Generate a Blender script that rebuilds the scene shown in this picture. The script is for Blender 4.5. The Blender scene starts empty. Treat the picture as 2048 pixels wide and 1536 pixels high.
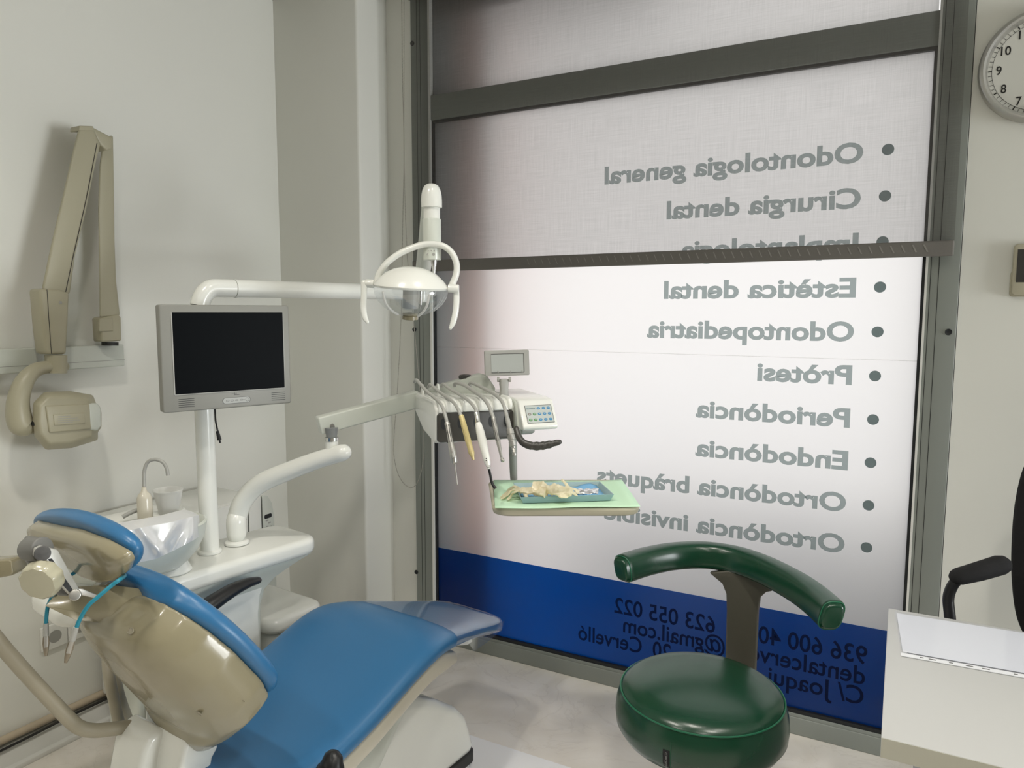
import bpy, math, random
import numpy as np
from mathutils import Vector, Matrix
random.seed(7)
S = bpy.context.scene
COL = S.collection
# ------------------------------------------------------------------ camera
FPX = 1451.3                       # focal length in pixels of a 2048 wide frame
HC = 1.45                          # eye height
YAW, PIT, ROL = math.radians(28.308), math.radians(5.702), math.radians(0.097)
_fw = Vector((-math.sin(YAW)*math.cos(PIT), math.cos(YAW)*math.cos(PIT), -math.sin(PIT)))
_r0 = Vector((math.cos(YAW), math.sin(YAW), 0)); _u0 = _r0.cross(_fw)
_rt = _r0*math.cos(ROL) + _u0*math.sin(ROL)
_up = -_r0*math.sin(ROL) + _u0*math.cos(ROL)
CAMP = Vector((0, 0, HC))
cd = bpy.data.cameras.new('camera'); cam = bpy.data.objects.new('camera', cd); COL.objects.link(cam)
cd.sensor_width = 36.0; cd.lens = 36.0*FPX/2048.0; cd.clip_start = 0.02
mw = Matrix.Identity(4)
for i in range(3):
    mw[i][0], mw[i][1], mw[i][2], mw[i][3] = _rt[i], _up[i], -_fw[i], CAMP[i]
cam.matrix_world = mw
S.camera = cam
# ------------------------------------------------------------------ colour management
S.view_settings.view_transform = 'Standard'; S.view_settings.look = 'None'
S.view_settings.gamma = 1.0; S.view_settings.use_curve_mapping = False
S.view_settings.exposure = 0.0
# ------------------------------------------------------------------ daylight
W = bpy.data.worlds.new('daylight'); S.world = W; W.use_nodes = True
bg = W.node_tree.nodes['Background']
bg.inputs['Color'].default_value = (1.0, 0.975, 0.955, 1); bg.inputs['Strength'].default_value = 1.72
# added fill light behind a made-up opening in the right wall, out of view
dl = bpy.data.lights.new('side_fill', 'AREA'); dl.shape = 'RECTANGLE'; dl.size = 1.5; dl.size_y = 1.4; dl.energy = 125; dl.color = (0.95, 0.985, 1.0)
do = bpy.data.objects.new('side_fill', dl); COL.objects.link(do); do.location = (4.34, 1.68, 1.06)
do.rotation_euler = (0, math.radians(90), 0)
# ------------------------------------------------------------------ ceiling lamps (the fittings are built further down)
LAMPS = [(-1.20, 0.60, 44, 138), (0.35, 0.60, 44, 138), (-1.20, -0.55, 42, 138), (0.35, -0.55, 42, 138), (-0.50, 1.15, 36, 112), (0.45, 1.15, 16, 112)]   # x, y, power, cone; the last two are added to brighten the floor
CEIL = 2.78
def lamp_light(x, y, power, cone):
    l = bpy.data.lights.new('downlight_bulb', 'SPOT'); l.energy = power; l.color = (1.0, 0.95, 0.865)
    l.spot_size = math.radians(cone); l.spot_blend = 0.9; l.shadow_soft_size = 0.06
    o = bpy.data.objects.new('downlight_bulb', l); COL.objects.link(o); o.location = (x, y, CEIL-0.045)
    return o
# ------------------------------------------------------------------ pixel -> place helpers (used to take measures off the photograph)
def ray(x, y): return _rt*((x-1024)/FPX) - _up*((y-768)/FPX) + _fw
def AX(x, y, X): r = ray(x, y); return CAMP + r*(X/r.x)
def AY(x, y, Y): r = ray(x, y); return CAMP + r*(Y/r.y)
def AZ(x, y, Z): r = ray(x, y); return CAMP + r*((Z-HC)/r.z)
def AD(x, y, D): return CAMP + ray(x, y)*D
V = Vector
class Frame:
    """right-handed local frame on the floor: u = lateral, v = along, z = up"""
    def __init__(s, ox, oy, ax, ay):
        s.o = V((ox, oy, 0)); s.a = V((ax, ay, 0)).normalized(); s.r = V((s.a.y, -s.a.x, 0))
    def __call__(s, u, v, z): return s.o + s.r*u + s.a*v + V((0, 0, z))
    def hit(s, x, y, u):                       # ray hit with the plane u = const
        r = ray(x, y); k = (u-(CAMP-s.o).dot(s.r))/r.dot(s.r); return CAMP + r*k
    def loc(s, p): d = p-s.o; return V((d.dot(s.r), d.dot(s.a), p.z))
# ------------------------------------------------------------------ materials
def mat(name, col, rough=0.5, metal=0.0, spec=0.5, coat=0.0, bump=0.0, bscale=200.0, var=0.0, vscale=6.0, alpha=1.0, trans=0.0, sheen=0.0):
    m = bpy.data.materials.new(name); m.use_nodes = True
    nt = m.node_tree; b = nt.nodes['Principled BSDF']
    b.inputs['Base Color'].default_value = (*col, 1); b.inputs['Roughness'].default_value = rough
    b.inputs['Metallic'].default_value = metal; b.inputs['Specular IOR Level'].default_value = spec
    b.inputs['Coat Weight'].default_value = coat; b.inputs['Coat Roughness'].default_value = 0.06
    b.inputs['Alpha'].default_value = alpha; b.inputs['Transmission Weight'].default_value = trans
    tc = nt.nodes.new('ShaderNodeTexCoord')
    if var > 0:
        n = nt.nodes.new('ShaderNodeTexNoise'); n.inputs['Scale'].default_value = vscale; n.inputs['Detail'].default_value = 4
        nt.links.new(tc.outputs['Object'], n.inputs['Vector'])
        mx = nt.nodes.new('ShaderNodeMix'); mx.data_type = 'RGBA'
        mx.inputs[6].default_value = (*[c*(1-var) for c in col], 1); mx.inputs[7].default_value = (*[min(1, c*(1+var)) for c in col], 1)
        nt.links.new(n.outputs['Fac'], mx.inputs[0]); nt.links.new(mx.outputs[2], b.inputs['Base Color'])
    if bump > 0:
        n = nt.nodes.new('ShaderNodeTexNoise'); n.inputs['Scale'].default_value = bscale; n.inputs['Detail'].default_value = 3
        nt.links.new(tc.outputs['Object'], n.inputs['Vector'])
        bp = nt.nodes.new('ShaderNodeBump'); bp.inputs['Strength'].default_value = bump; bp.inputs['Distance'].default_value = 0.002
        nt.links.new(n.outputs['Fac'], bp.inputs['Height']); nt.links.new(bp.outputs['Normal'], b.inputs['Normal'])
    return m
def mix_mat(name, parts):
    """parts: list of (weight, kind, colour, rough) blended in order"""
    m = bpy.data.materials.new(name); m.use_nodes = True; nt = m.node_tree
    for n in list(nt.nodes): nt.nodes.remove(n)
    out = nt.nodes.new('ShaderNodeOutputMaterial'); acc = None; tot = 0
    for w, kind, col, rough in parts:
        s = nt.nodes.new('ShaderNodeBsdf'+kind); s.inputs['Color'].default_value = (*col, 1)
        if 'Roughness' in s.inputs and kind != 'Diffuse': s.inputs['Roughness'].default_value = rough
        tot += w
        if acc is None: acc = s.outputs[0]
        else:
            x = nt.nodes.new('ShaderNodeMixShader'); x.inputs[0].default_value = w/tot
            nt.links.new(acc, x.inputs[1]); nt.links.new(s.outputs[0], x.inputs[2]); acc = x.outputs[0]
    nt.links.new(acc, out.inputs['Surface']); return m
M = {}
M['wall'] = mat('wall_paint', (0.80, 0.80, 0.745), 0.65, bump=0.10, bscale=60, var=0.012, vscale=3)
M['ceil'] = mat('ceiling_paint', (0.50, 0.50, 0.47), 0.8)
M['wallfar'] = mat('taupe_wall_paint', (0.20, 0.19, 0.17), 0.8)
M['skirt'] = mat('white_duct', (0.78, 0.78, 0.74), 0.4)
M['alu'] = mat('grey_aluminium', (0.27, 0.29, 0.265), 0.45, metal=0.1, bump=0.03, bscale=300)
M['gasket'] = mat('black_gasket', (0.012, 0.014, 0.016), 0.5)
M['white'] = mat('white_enamel', (0.79, 0.80, 0.755), 0.22, coat=0.3, var=0.01)
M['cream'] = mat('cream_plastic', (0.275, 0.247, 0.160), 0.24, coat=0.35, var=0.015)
M['creamm'] = mat('cream_matt_plastic', (0.40, 0.375, 0.27), 0.38, bump=0.03, bscale=500)
M['greenwhite'] = mat('greenish_white_plastic', (0.60, 0.63, 0.57), 0.3, coat=0.2)
M['blue'] = mat('blue_vinyl', (0.028, 0.145, 0.315), 0.34, spec=0.55, bump=0.05, bscale=350, var=0.04)
M['green'] = mat('green_vinyl', (0.002, 0.040, 0.018), 0.25, spec=0.60, bump=0.06, bscale=400, var=0.06)
M['greenpipe'] = mat('green_piping', (0.010, 0.12, 0.06), 0.4)
M['black'] = mat('black_plastic', (0.010, 0.010, 0.011), 0.36, bump=0.04, bscale=600)
M['blackf'] = mat('black_fabric', (0.008, 0.008, 0.009), 0.9, bump=0.3, bscale=900)
M['rubber'] = mat('black_rubber', (0.02, 0.02, 0.019), 0.55)
M['darkgrey'] = mat('dark_grey_plastic', (0.045, 0.043, 0.038), 0.38)
M['greyp'] = mat('grey_plastic', (0.34, 0.34, 0.315), 0.42)
M['silver'] = mat('silver_bezel', (0.235, 0.235, 0.21), 0.42)
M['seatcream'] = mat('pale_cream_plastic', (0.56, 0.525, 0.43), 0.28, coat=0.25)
M['screen'] = mat('dark_screen', (0.004, 0.005, 0.006), 0.35, spec=0.02)
M['chrome'] = mat('chrome', (0.66, 0.66, 0.64), 0.22, metal=1.0)
M['steel'] = mat('brushed_steel', (0.50, 0.49, 0.46), 0.36, metal=0.85, bump=0.03, bscale=700)
M['bronze'] = mat('bronze_grey_paint', (0.075, 0.070, 0.054), 0.45)
M['hose'] = mat('beige_hose', (0.33, 0.30, 0.225), 0.5)
M['ghose'] = mat('grey_hose', (0.36, 0.36, 0.335), 0.35)
M['tan'] = mat('tan_conduit', (0.50, 0.42, 0.31), 0.55, var=0.12, vscale=14)
M['yellow'] = mat('yellow_metal', (0.60, 0.50, 0.24), 0.36, metal=0.25)
M['desk'] = mat('white_laminate', (0.54, 0.548, 0.545), 0.42)
M['deskedge'] = mat('cream_edge_band', (0.46, 0.455, 0.385), 0.4)
M['teal'] = mat('turquoise_cord', (0.012, 0.21, 0.30), 0.4)
M['gpaper'] = mat('pale_green_paper', (0.56, 0.80, 0.58), 0.75, bump=0.05, bscale=80)
M['bpaper'] = mat('blue_paper', (0.20, 0.46, 0.74), 0.7)
M['traymetal'] = mat('blue_green_tray', (0.27, 0.40, 0.42), 0.35)
M['foil'] = mat('foil', (0.82, 0.84, 0.86), 0.18, metal=0.8, bump=0.5, bscale=90)
M['dial'] = mat('clock_dial', (0.72, 0.72, 0.67), 0.6)
M['ink'] = mat('black_ink', (0.016, 0.015, 0.014), 0.6)
M['beige'] = mat('beige_plastic', (0.47, 0.44, 0.33), 0.45)
M['paper'] = mat('white_paper', (0.78, 0.80, 0.84), 0.5)
M['keyblue'] = mat('blue_key', (0.05, 0.24, 0.46), 0.4)
M['keygreen'] = mat('green_key', (0.10, 0.28, 0.10), 0.4)
M['keygrey'] = mat('grey_key', (0.25, 0.22, 0.20), 0.4)
M['keypad'] = mat('keypad_film', (0.48, 0.52, 0.50), 0.35)
M['tealink'] = mat('teal_ink', (0.01, 0.10, 0.13), 0.5)
M['bulbglass'] = mat('lit_bulb', (1, 1, 1), 0.5)
_b = M['bulbglass'].node_tree.nodes['Principled BSDF']; _b.inputs['Emission Color'].default_value = (1, 0.93, 0.80, 1); _b.inputs['Emission Strength'].default_value = 25
M['pane'] = mix_mat('frosted_film', [(0.90, 'Translucent', (0.90, 0.90, 0.90), 0), (0.06, 'Diffuse', (0.8, 0.8, 0.8), 0), (0.04, 'Glossy', (0.8, 0.8, 0.8), 0.25)])
M['clearback'] = mix_mat('clear_glass', [(0.95, 'Transparent', (0.99, 0.99, 0.99), 0), (0.05, 'Glossy', (1, 1, 1), 0.02)])
M['bluefilm'] = mix_mat('blue_film', [(0.88, 'Translucent', (0.034, 0.30, 0.66), 0), (0.08, 'Diffuse', (0.010, 0.05, 0.30), 0), (0.04, 'Glossy', (0.7, 0.7, 0.7), 0.2)])
M['greytext'] = mix_mat('grey_lettering_film', [(0.46, 'Transparent', (0.70, 0.80, 0.80), 0), (0.54, 'Diffuse', (0.15, 0.17, 0.17), 0)])
M['darktext'] = mix_mat('dark_lettering_film', [(0.38, 'Transparent', (0.55, 0.5, 0.5), 0), (0.62, 'Diffuse', (0.012, 0.014, 0.03), 0)])
M['clear'] = mix_mat('clear_plastic', [(0.80, 'Transparent', (0.97, 0.98, 0.98), 0), (0.10, 'Diffuse', (0.7, 0.75, 0.78), 0), (0.10, 'Glossy', (1, 1, 1), 0.06)])
M['film'] = mix_mat('glossy_cling_film', [(0.70, 'Transparent', (0.97, 0.985, 1), 0), (0.05, 'Diffuse', (0.75, 0.80, 0.86), 0), (0.25, 'Glossy', (1, 1, 1), 0.08)])
M['milk'] = mix_mat('milky_plastic', [(0.42, 'Translucent', (0.85, 0.85, 0.83), 0), (0.38, 'Diffuse', (0.80, 0.80, 0.78), 0), (0.14, 'Transparent', (1, 1, 1), 0), (0.06, 'Glossy', (1, 1, 1), 0.1)])
M['sheet'] = mix_mat('white_plastic_film', [(0.30, 'Translucent', (0.9, 0.9, 0.92), 0), (0.52, 'Diffuse', (0.86, 0.87, 0.88), 0), (0.18, 'Glossy', (1, 1, 1), 0.16)])
M['latex'] = mix_mat('latex', [(0.35, 'Translucent', (0.97, 0.90, 0.66), 0), (0.50, 'Diffuse', (0.97, 0.89, 0.68), 0), (0.10, 'Transparent', (1, 1, 1), 0), (0.05, 'Glossy', (1, 1, 1), 0.3)])
# woven screen fabric: partly open
def blind_mat():
    m = mix_mat('screen_fabric', [(0.62, 'Transparent', (1, 0.985, 0.97), 0), (0.08, 'Translucent', (0.40, 0.38, 0.36), 0), (0.30, 'Diffuse', (0.115, 0.108, 0.098), 0)])
    nt = m.node_tree; tc = nt.nodes.new('ShaderNodeTexCoord')
    acc = None
    for ax, sc in (('X', 900.0), ('Z', 900.0)):
        mp = nt.nodes.new('ShaderNodeMapping'); nt.links.new(tc.outputs['Object'], mp.inputs['Vector'])
        mp.inputs['Scale'].default_value = (sc*0.42, 1, 9.0) if ax == 'X' else (9.0, 1, sc*0.42)
        n = nt.nodes.new('ShaderNodeTexNoise'); n.inputs['Scale'].default_value = 1.0; n.inputs['Detail'].default_value = 2
        nt.links.new(mp.outputs['Vector'], n.inputs['Vector'])
        if acc is None: acc = n.outputs['Fac']
        else:
            a = nt.nodes.new('ShaderNodeMath'); a.operation = 'ADD'; nt.links.new(acc, a.inputs[0]); nt.links.new(n.outputs['Fac'], a.inputs[1]); acc = a.outputs[0]
    a = nt.nodes.new('ShaderNodeMapRange'); a.inputs[1].default_value = 0.7; a.inputs[2].default_value = 1.3; a.inputs[3].default_value = 0.84; a.inputs[4].default_value = 1.0
    nt.links.new(acc, a.inputs[0])
    tr = [n for n in nt.nodes if n.bl_idname == 'ShaderNodeBsdfTransparent'][0]
    cb = nt.nodes.new('ShaderNodeCombineColor')
    for k in range(3): nt.links.new(a.outputs[0], cb.inputs[k])
    nt.links.new(cb.outputs[0], tr.inputs['Color'])
    return m
M['blind'] = blind_mat()
M['hem'] = mat('dark_blind_hem', (0.15, 0.14, 0.125), 0.7, bump=0.2, bscale=400)
# marbled pale floor
def floor_mat():
    m = mat('marbled_vinyl_floor', (0.6, 0.57, 0.5), 0.30, spec=0.45)
    nt = m.node_tree; b = nt.nodes['Principled BSDF']; tc = nt.nodes.new('ShaderNodeTexCoord')
    n = nt.nodes.new('ShaderNodeTexNoise'); n.inputs['Scale'].default_value = 3.2; n.inputs['Detail'].default_value = 7; n.inputs['Distortion'].default_value = 1.6
    nt.links.new(tc.outputs['Object'], n.inputs['Vector'])
    r = nt.nodes.new('ShaderNodeValToRGB'); e = r.color_ramp.elements
    e[0].position = 0.30; e[0].color = (0.74, 0.69, 0.615, 1); e[1].position = 0.62; e[1].color = (0.84, 0.80, 0.74, 1)
    x = e.new(0.45); x.color = (0.79, 0.745, 0.675, 1)
    nt.links.new(n.outputs['Fac'], r.inputs['Fac'])
    v = nt.nodes.new('ShaderNodeTexNoise'); v.inputs['Scale'].default_value = 2.2; v.inputs['Detail'].default_value = 9; v.inputs['Distortion'].default_value = 3.0
    nt.links.new(tc.outputs['Object'], v.inputs['Vector'])
    vr = nt.nodes.new('ShaderNodeValToRGB'); ve = vr.color_ramp.elements
    ve[0].position = 0.485; ve[0].color = (1, 1, 1, 1); ve[1].position = 0.515; ve[1].color = (1, 1, 1, 1); k = ve.new(0.5); k.color = (0.93, 0.925, 0.92, 1)
    nt.links.new(v.outputs['Fac'], vr.inputs['Fac'])
    mx = nt.nodes.new('ShaderNodeMix'); mx.data_type = 'RGBA'; mx.blend_type = 'MULTIPLY'; mx.inputs[0].default_value = 1.0
    nt.links.new(r.outputs['Color'], mx.inputs[6]); nt.links.new(vr.outputs['Color'], mx.inputs[7])
    nt.links.new(mx.outputs[2], b.inputs['Base Color'])
    return m
M['floor'] = floor_mat()
# ------------------------------------------------------------------ mesh makers: every maker returns (verts, faces)
def join(*gs):
    vs, fs = [], []
    for g in gs:
        o = len(vs); vs += list(g[0]); fs += [tuple(i+o for i in f) for f in g[1]]
    return vs, fs
def box(c, s, R=None):
    c = V(c); vs = []
    ax = R or (V((1, 0, 0)), V((0, 1, 0)), V((0, 0, 1)))
    for dz in (-.5, .5):
        for dx, dy in ((-.5, -.5), (.5, -.5), (.5, .5), (-.5, .5)):
            vs.append(c + ax[0]*(dx*s[0]) + ax[1]*(dy*s[1]) + ax[2]*(dz*s[2]))
    return vs, [(3, 2, 1, 0), (4, 5, 6, 7), (0, 1, 5, 4), (1, 2, 6, 5), (2, 3, 7, 6), (3, 0, 4, 7)]
def bx(x0, x1, y0, y1, z0, z1): return box(((x0+x1)/2, (y0+y1)/2, (z0+z1)/2), (x1-x0, y1-y0, z1-z0))
def loft(secs, cap=True):
    n = len(secs[0]); vs = [p for s in secs for p in s]; fs = []
    for i in range(len(secs)-1):
        for j in range(n):
            a, b = i*n+j, i*n+(j+1) % n
            fs.append((a, b, b+n, a+n))
    if cap:
        fs.append(tuple(reversed(range(n)))); fs.append(tuple(range((len(secs)-1)*n, len(secs)*n)))
    return vs, fs
def prism(poly, vec):
    vec = V(vec); return loft([[V(p) for p in poly], [V(p)+vec for p in poly]])
def catmull(P, n=8):
    P = [V(p) for p in P]; Q = [P[0]*2-P[1]] + P + [P[-1]*2-P[-2]]; out = []
    for i in range(1, len(Q)-2):
        a, b, c, d = Q[i-1], Q[i], Q[i+1], Q[i+2]
        for k in range(n):
            t = k/n
            out.append(((b*2) + (c-a)*t + (a*2-b*5+c*4-d)*t*t + (b*3-a-c*3+d)*t*t*t)*0.5)
    out.append(P[-1]); return out
def lerps(L, m):
    """resample a list of numbers to m values"""
    o = []
    for i in range(m):
        t = i/(m-1)*(len(L)-1); k = min(int(t), len(L)-2); o.append(L[k]+(L[k+1]-L[k])*(t-k))
    return o
def tube(P, r, n=14, smooth=8, up=None, flat=1.0, round_ends=False):
    """tube along P (catmull smoothed); r number or list; flat = second radius ratio, 'up' fixes its direction"""
    pts = catmull(P, smooth) if smooth else [V(p) for p in P]
    rs = lerps(r, len(pts)) if isinstance(r, (list, tuple)) else [r]*len(pts)
    secs = []; nrm = None
    if round_ends:
        d0 = (pts[0]-pts[1]).normalized(); d1 = (pts[-1]-pts[-2]).normalized()
        pre = [(pts[0]+d0*rs[0]*math.sin(a), rs[0]*math.cos(a)) for a in (1.45, 1.1, 0.6)]
        post = [(pts[-1]+d1*rs[-1]*math.sin(a), rs[-1]*math.cos(a)) for a in (0.6, 1.1, 1.45)]
        pts = [p for p, _ in pre]+pts+[p for p, _ in post]; rs = [q for _, q in pre]+rs+[q for _, q in post]
    for i, p in enumerate(pts):
        t = (pts[min(i+1, len(pts)-1)]-pts[max(i-1, 0)]).normalized()
        if nrm is None:
            nrm = V(up) if up else (V((0, 0, 1)) if abs(t.z) < 0.9 else V((1, 0, 0)))
        if up: nrm = V(up)
        nrm = (nrm - t*nrm.dot(t)).normalized(); bi = t.cross(nrm)
        secs.append([p + bi*(math.cos(2*math.pi*k/n)*rs[i]) + nrm*(math.sin(2*math.pi*k/n)*rs[i]*flat) for k in range(n)])
    return loft(secs)
def axes(d):
    d = V(d).normalized(); a = V((0, 0, 1)) if abs(d.z) < 0.9 else V((1, 0, 0))
    x = (a - d*a.dot(d)).normalized(); return x, d.cross(x), d
def lathe(prof, o, d=(0, 0, 1), n=32, sx=1.0, sy=1.0, X=None):
    """prof: (radius, height) pairs along direction d from o"""
    o = V(o); x, y, d = axes(d)
    if X is not None: x = V(X).normalized(); y = d.cross(x)
    secs = [[o + d*h + x*(math.cos(2*math.pi*k/n)*max(r, 1e-5)*sx) + y*(math.sin(2*math.pi*k/n)*max(r, 1e-5)*sy) for k in range(n)] for r, h in prof]
    return loft(secs)
def cyl(a, b, r, n=24): a = V(a); b = V(b); return lathe([(r, 0), (r, (b-a).length)], a, b-a, n)
def sup(c, A, B, w, h, e=4.0, n=28, hb=None):
    """superellipse loop: half width w along A, half height h along B (hb for the lower half)"""
    o = []
    for k in range(n):
        t = 2*math.pi*k/n; cs, sn = math.cos(t), math.sin(t)
        hh = h if sn >= 0 or hb is None else hb
        o.append(V(c) + A*(w*math.copysign(abs(cs)**(2/e), cs)) + B*(hh*math.copysign(abs(sn)**(2/e), sn)))
    return o
def rrect(x0, x1, y0, y1, r, n=5):
    o = []
    for cx, cy, a0 in ((x1-r, y1-r, 0), (x0+r, y1-r, 90), (x0+r, y0+r, 180), (x1-r, y0+r, 270)):
        for k in range(n+1):
            a = math.radians(a0+90*k/n); o.append((cx+r*math.cos(a), cy+r*math.sin(a)))
    return o
# ------------------------------------------------------------------ objects
OFF = {}
def tag(o, label=None, cat=None, group=None, kind=None):
    if label: o['label'] = label
    if cat: o['category'] = cat
    if group: o['group'] = group
    if kind: o['kind'] = kind
    return o
def thing(name, loc, label=None, cat=None, group=None, kind=None):
    o = bpy.data.objects.new(name, None); COL.objects.link(o); o.location = V(loc); o.empty_display_size = 0.05
    OFF[o.name] = V(loc); return tag(o, label, cat, group, kind)
def build(name, g, m, parent=None, bev=0.0, seg=3, sub=0, ang=40, smooth=True, label=None, cat=None, group=None, kind=None, mods=None):
    vs = [V(p) for p in g[0]]
    if parent is not None: off = OFF[parent.name]
    else:
        a = np.array([tuple(p) for p in vs]); off = V(((a[:, 0].min()+a[:, 0].max())/2, (a[:, 1].min()+a[:, 1].max())/2, a[:, 2].min()))
    me = bpy.data.meshes.new(name); me.from_pydata([p-off for p in vs], [], g[1]); me.update()
    import bmesh
    b = bmesh.new(); b.from_mesh(me); bmesh.ops.recalc_face_normals(b, faces=b.faces); b.to_mesh(me); b.free()
    for mm in (m if isinstance(m, (list, tuple)) else [m]): me.materials.append(M[mm] if isinstance(mm, str) else mm)
    o = bpy.data.objects.new(name, me); COL.objects.link(o); OFF[o.name] = off
    if parent is not None: o.parent = parent
    else: o.location = off
    if bev > 0:
        md = o.modifiers.new('bevel', 'BEVEL'); md.width = bev; md.segments = seg; md.limit_method = 'ANGLE'; md.angle_limit = math.radians(35); md.harden_normals = False
    if sub: md = o.modifiers.new('subdiv', 'SUBSURF'); md.levels = sub; md.render_levels = sub
    if smooth:
        for p in me.polygons: p.use_smooth = True
        if not sub and not bev: me.set_sharp_from_angle(angle=math.radians(ang))
    return tag(o, label, cat, group, kind)
def text_geo(s, place, x0, x1, caph=1.0, bold=0.0, th=0.0):
    """lettering: place(tx, ty) -> world point, tx in x0..x1 (fitted to the ink), ty = 0 baseline .. caph cap height"""
    def mesh_of(t):
        c = bpy.data.curves.new('t', 'FONT'); c.body = t; c.offset = bold; c.resolution_u = 4; c.fill_mode = 'FRONT'
        o = bpy.data.objects.new('t', c); COL.objects.link(o)
        me = bpy.data.meshes.new_from_object(o.evaluated_get(bpy.context.evaluated_depsgraph_get()))
        vs = [(v.co.x, v.co.y) for v in me.vertices]; fs = [tuple(p.vertices) for p in me.polygons]
        bpy.data.objects.remove(o); bpy.data.curves.remove(c); bpy.data.meshes.remove(me); return vs, fs
    hv, _ = mesh_of('H'); h0 = min(v[1] for v in hv); hh = max(v[1] for v in hv)-h0
    vs, fs = mesh_of(s); a = min(v[0] for v in vs); b = max(v[0] for v in vs)
    return [place(x0+(x1-x0)*(v[0]-a)/(b-a), caph*(v[1]-h0)/hh) for v in vs], fs

from mathutils.bvhtree import BVHTree
def on_surface(o, x, y):
    """where the sight line of a pixel meets object o (base mesh): point and normal"""
    off = OFF[o.name]; t = BVHTree.FromPolygons([v.co+off for v in o.data.vertices], [tuple(p.vertices) for p in o.data.polygons])
    p, n, i, d = t.ray_cast(CAMP, ray(x, y).normalized()); 
    if p is not None and n.dot(ray(x, y)) > 0: n = -n
    return p, n
# ================================================================== the setting
XL, YB, XP, YW = -2.46, 2.39, -2.00, 2.58        # left wall, pier face, pier side, window wall
XR, YR = 4.20, -1.80
FY = 2.55                                         # front face of the window frame
build('floor', bx(XL-.1, XR+.1, YR-.1, 2.75, -0.08, 0), 'floor', kind='structure', smooth=False)
build('ceiling', bx(XL-.1, XR+.1, YR-.1, 2.75, CEIL, CEIL+0.08), 'ceil', kind='structure', smooth=False)
build('wall_left', bx(XL-.1, XL, YR-.1, YB+.3, 0, CEIL), 'wall', kind='structure', smooth=False)
build('wall_pier', bx(XL-.05, XP, YB, 2.75, -.03, CEIL+.03), 'wall', kind='structure', bev=0.012, seg=3)
build('wall_window_left', bx(XP-.02, -1.853, YW, 2.75, 0, CEIL), 'wall', kind='structure', smooth=False)
build('wall_window_right', bx(0.140, XR+.1, FY+.006, 2.75, 0, CEIL), 'wall', kind='structure', smooth=False)
build('wall_right', join(bx(XR, XR+.1, YR-.1, .93, 0, CEIL), bx(XR, XR+.1, 2.43, 2.75, 0, CEIL), bx(XR, XR+.1, .93, 2.43, 0, .26), bx(XR, XR+.1, .93, 2.43, 2.46, CEIL)), 'wallfar', kind='structure', smooth=False)
w2 = thing('fill_window', (XR, 1.68, .26), kind='structure')  # made-up glazed opening, added to let the side fill in
build('frame', join(bx(XR, XR+.06, .93, .98, .26, 2.46), bx(XR, XR+.06, 2.38, 2.43, .26, 2.46), bx(XR, XR+.06, .98, 2.38, .26, .31), bx(XR, XR+.06, .98, 2.38, 2.41, 2.46)), 'alu', w2)
build('pane', bx(XR+.02, XR+.026, .98, 2.38, .31, 2.41), 'clearback', w2, smooth=False)
build('wall_rear', bx(XL-.1, XR+.1, YR-.1, YR, 0, CEIL), 'wallfar', kind='structure', smooth=False)
# white floor duct along the left wall
g = prism([(XL, YR, 0), (XL+.055, YR, 0), (XL+.055, YR, .016), (XL+.042, YR, .020), (XL+.030, YR, .062), (XL+.018, YR, .074), (XL, YR, .074)], (0, 1.25-YR+0.33, 0))
build('baseboard_left', g, 'skirt', kind='structure', bev=0.002, seg=2)
# ---- shop window
win = thing('window_1', ((-1.853+.138)/2, FY, 0), kind='structure')
GX0, GX1 = -1.755, 0.045
def wpart(name, g, m, par=win, **k): return build(name, g, m, par, **k)
def jamb(x0, x1, g0):   # stepped aluminium profile with grooves
    q = [bx(x0, x1, FY, FY+.05, 0, CEIL)]
    return join(*q)
wpart('jamb', bx(-1.853, GX0-.010, FY, FY+.06, 0, CEIL), 'alu', bev=0.002)
wpart('jamb', bx(GX1+.010, 0.138, FY, FY+.06, 0, CEIL), 'alu', bev=0.002)
for x in (-1.823, -1.806): wpart('groove', bx(x, x+.0018, FY-.0006, FY+.001, 0, CEIL), 'gasket')
for x in (0.062, 0.083): wpart('groove', bx(x, x+.0016, FY-.0006, FY+.001, 0, CEIL), 'gasket')
wpart('glazing_bead', bx(GX0-.0100, GX0-.0005, FY-.004, FY+.018, 0.06, CEIL), 'skirt')
wpart('glazing_bead', bx(GX1+.0035, GX1+.0100, FY-.004, FY+.018, 0.06, CEIL), 'skirt')
wpart('transom', bx(GX0-.01, GX1+.01, FY, FY+.06, 2.232, 2.331), 'alu', bev=0.003)
wpart('bottom_rail', bx(GX0-.01, GX1+.01, FY, FY+.06, 0, 0.062), 'alu', bev=0.003)
wpart('bottom_rail', bx(GX0-.004, GX1+.004, FY+.002, FY+.018, 0.062, 0.074), 'alu', bev=0.001)
PY = FY+.020                                       # inner face of the film
for z0, z1, nm in ((0.074, 2.232, 'door_pane'), (2.331, CEIL-.02, 'upper_pane')):
    g = bx(GX0, GX1, PY, PY+.008, z0, z1)
    o = wpart(nm, g, ['pane', 'clearback'], smooth=False)
    for p in o.data.polygons: p.material_index = 0 if p.center.y+FY < PY+.001 else 1
for x0, x1 in ((GX0-.002, GX0+.007), (GX1-.005, GX1+.004)):
    wpart('gasket', bx(x0, x1, FY+.006, PY+.010, 0.074, 2.232), 'gasket')
wpart('gasket', bx(GX0, GX1, FY+.006, PY+.010, 0.074, 0.087), 'gasket')
wpart('gasket', bx(GX0, GX1, FY+.006, PY+.010, 2.222, 2.232), 'gasket')
wpart('blue_band', bx(GX0+.006, GX1-.004, PY-.0012, PY-.0006, 0.086, 0.4215), 'bluefilm', smooth=False)
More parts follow.
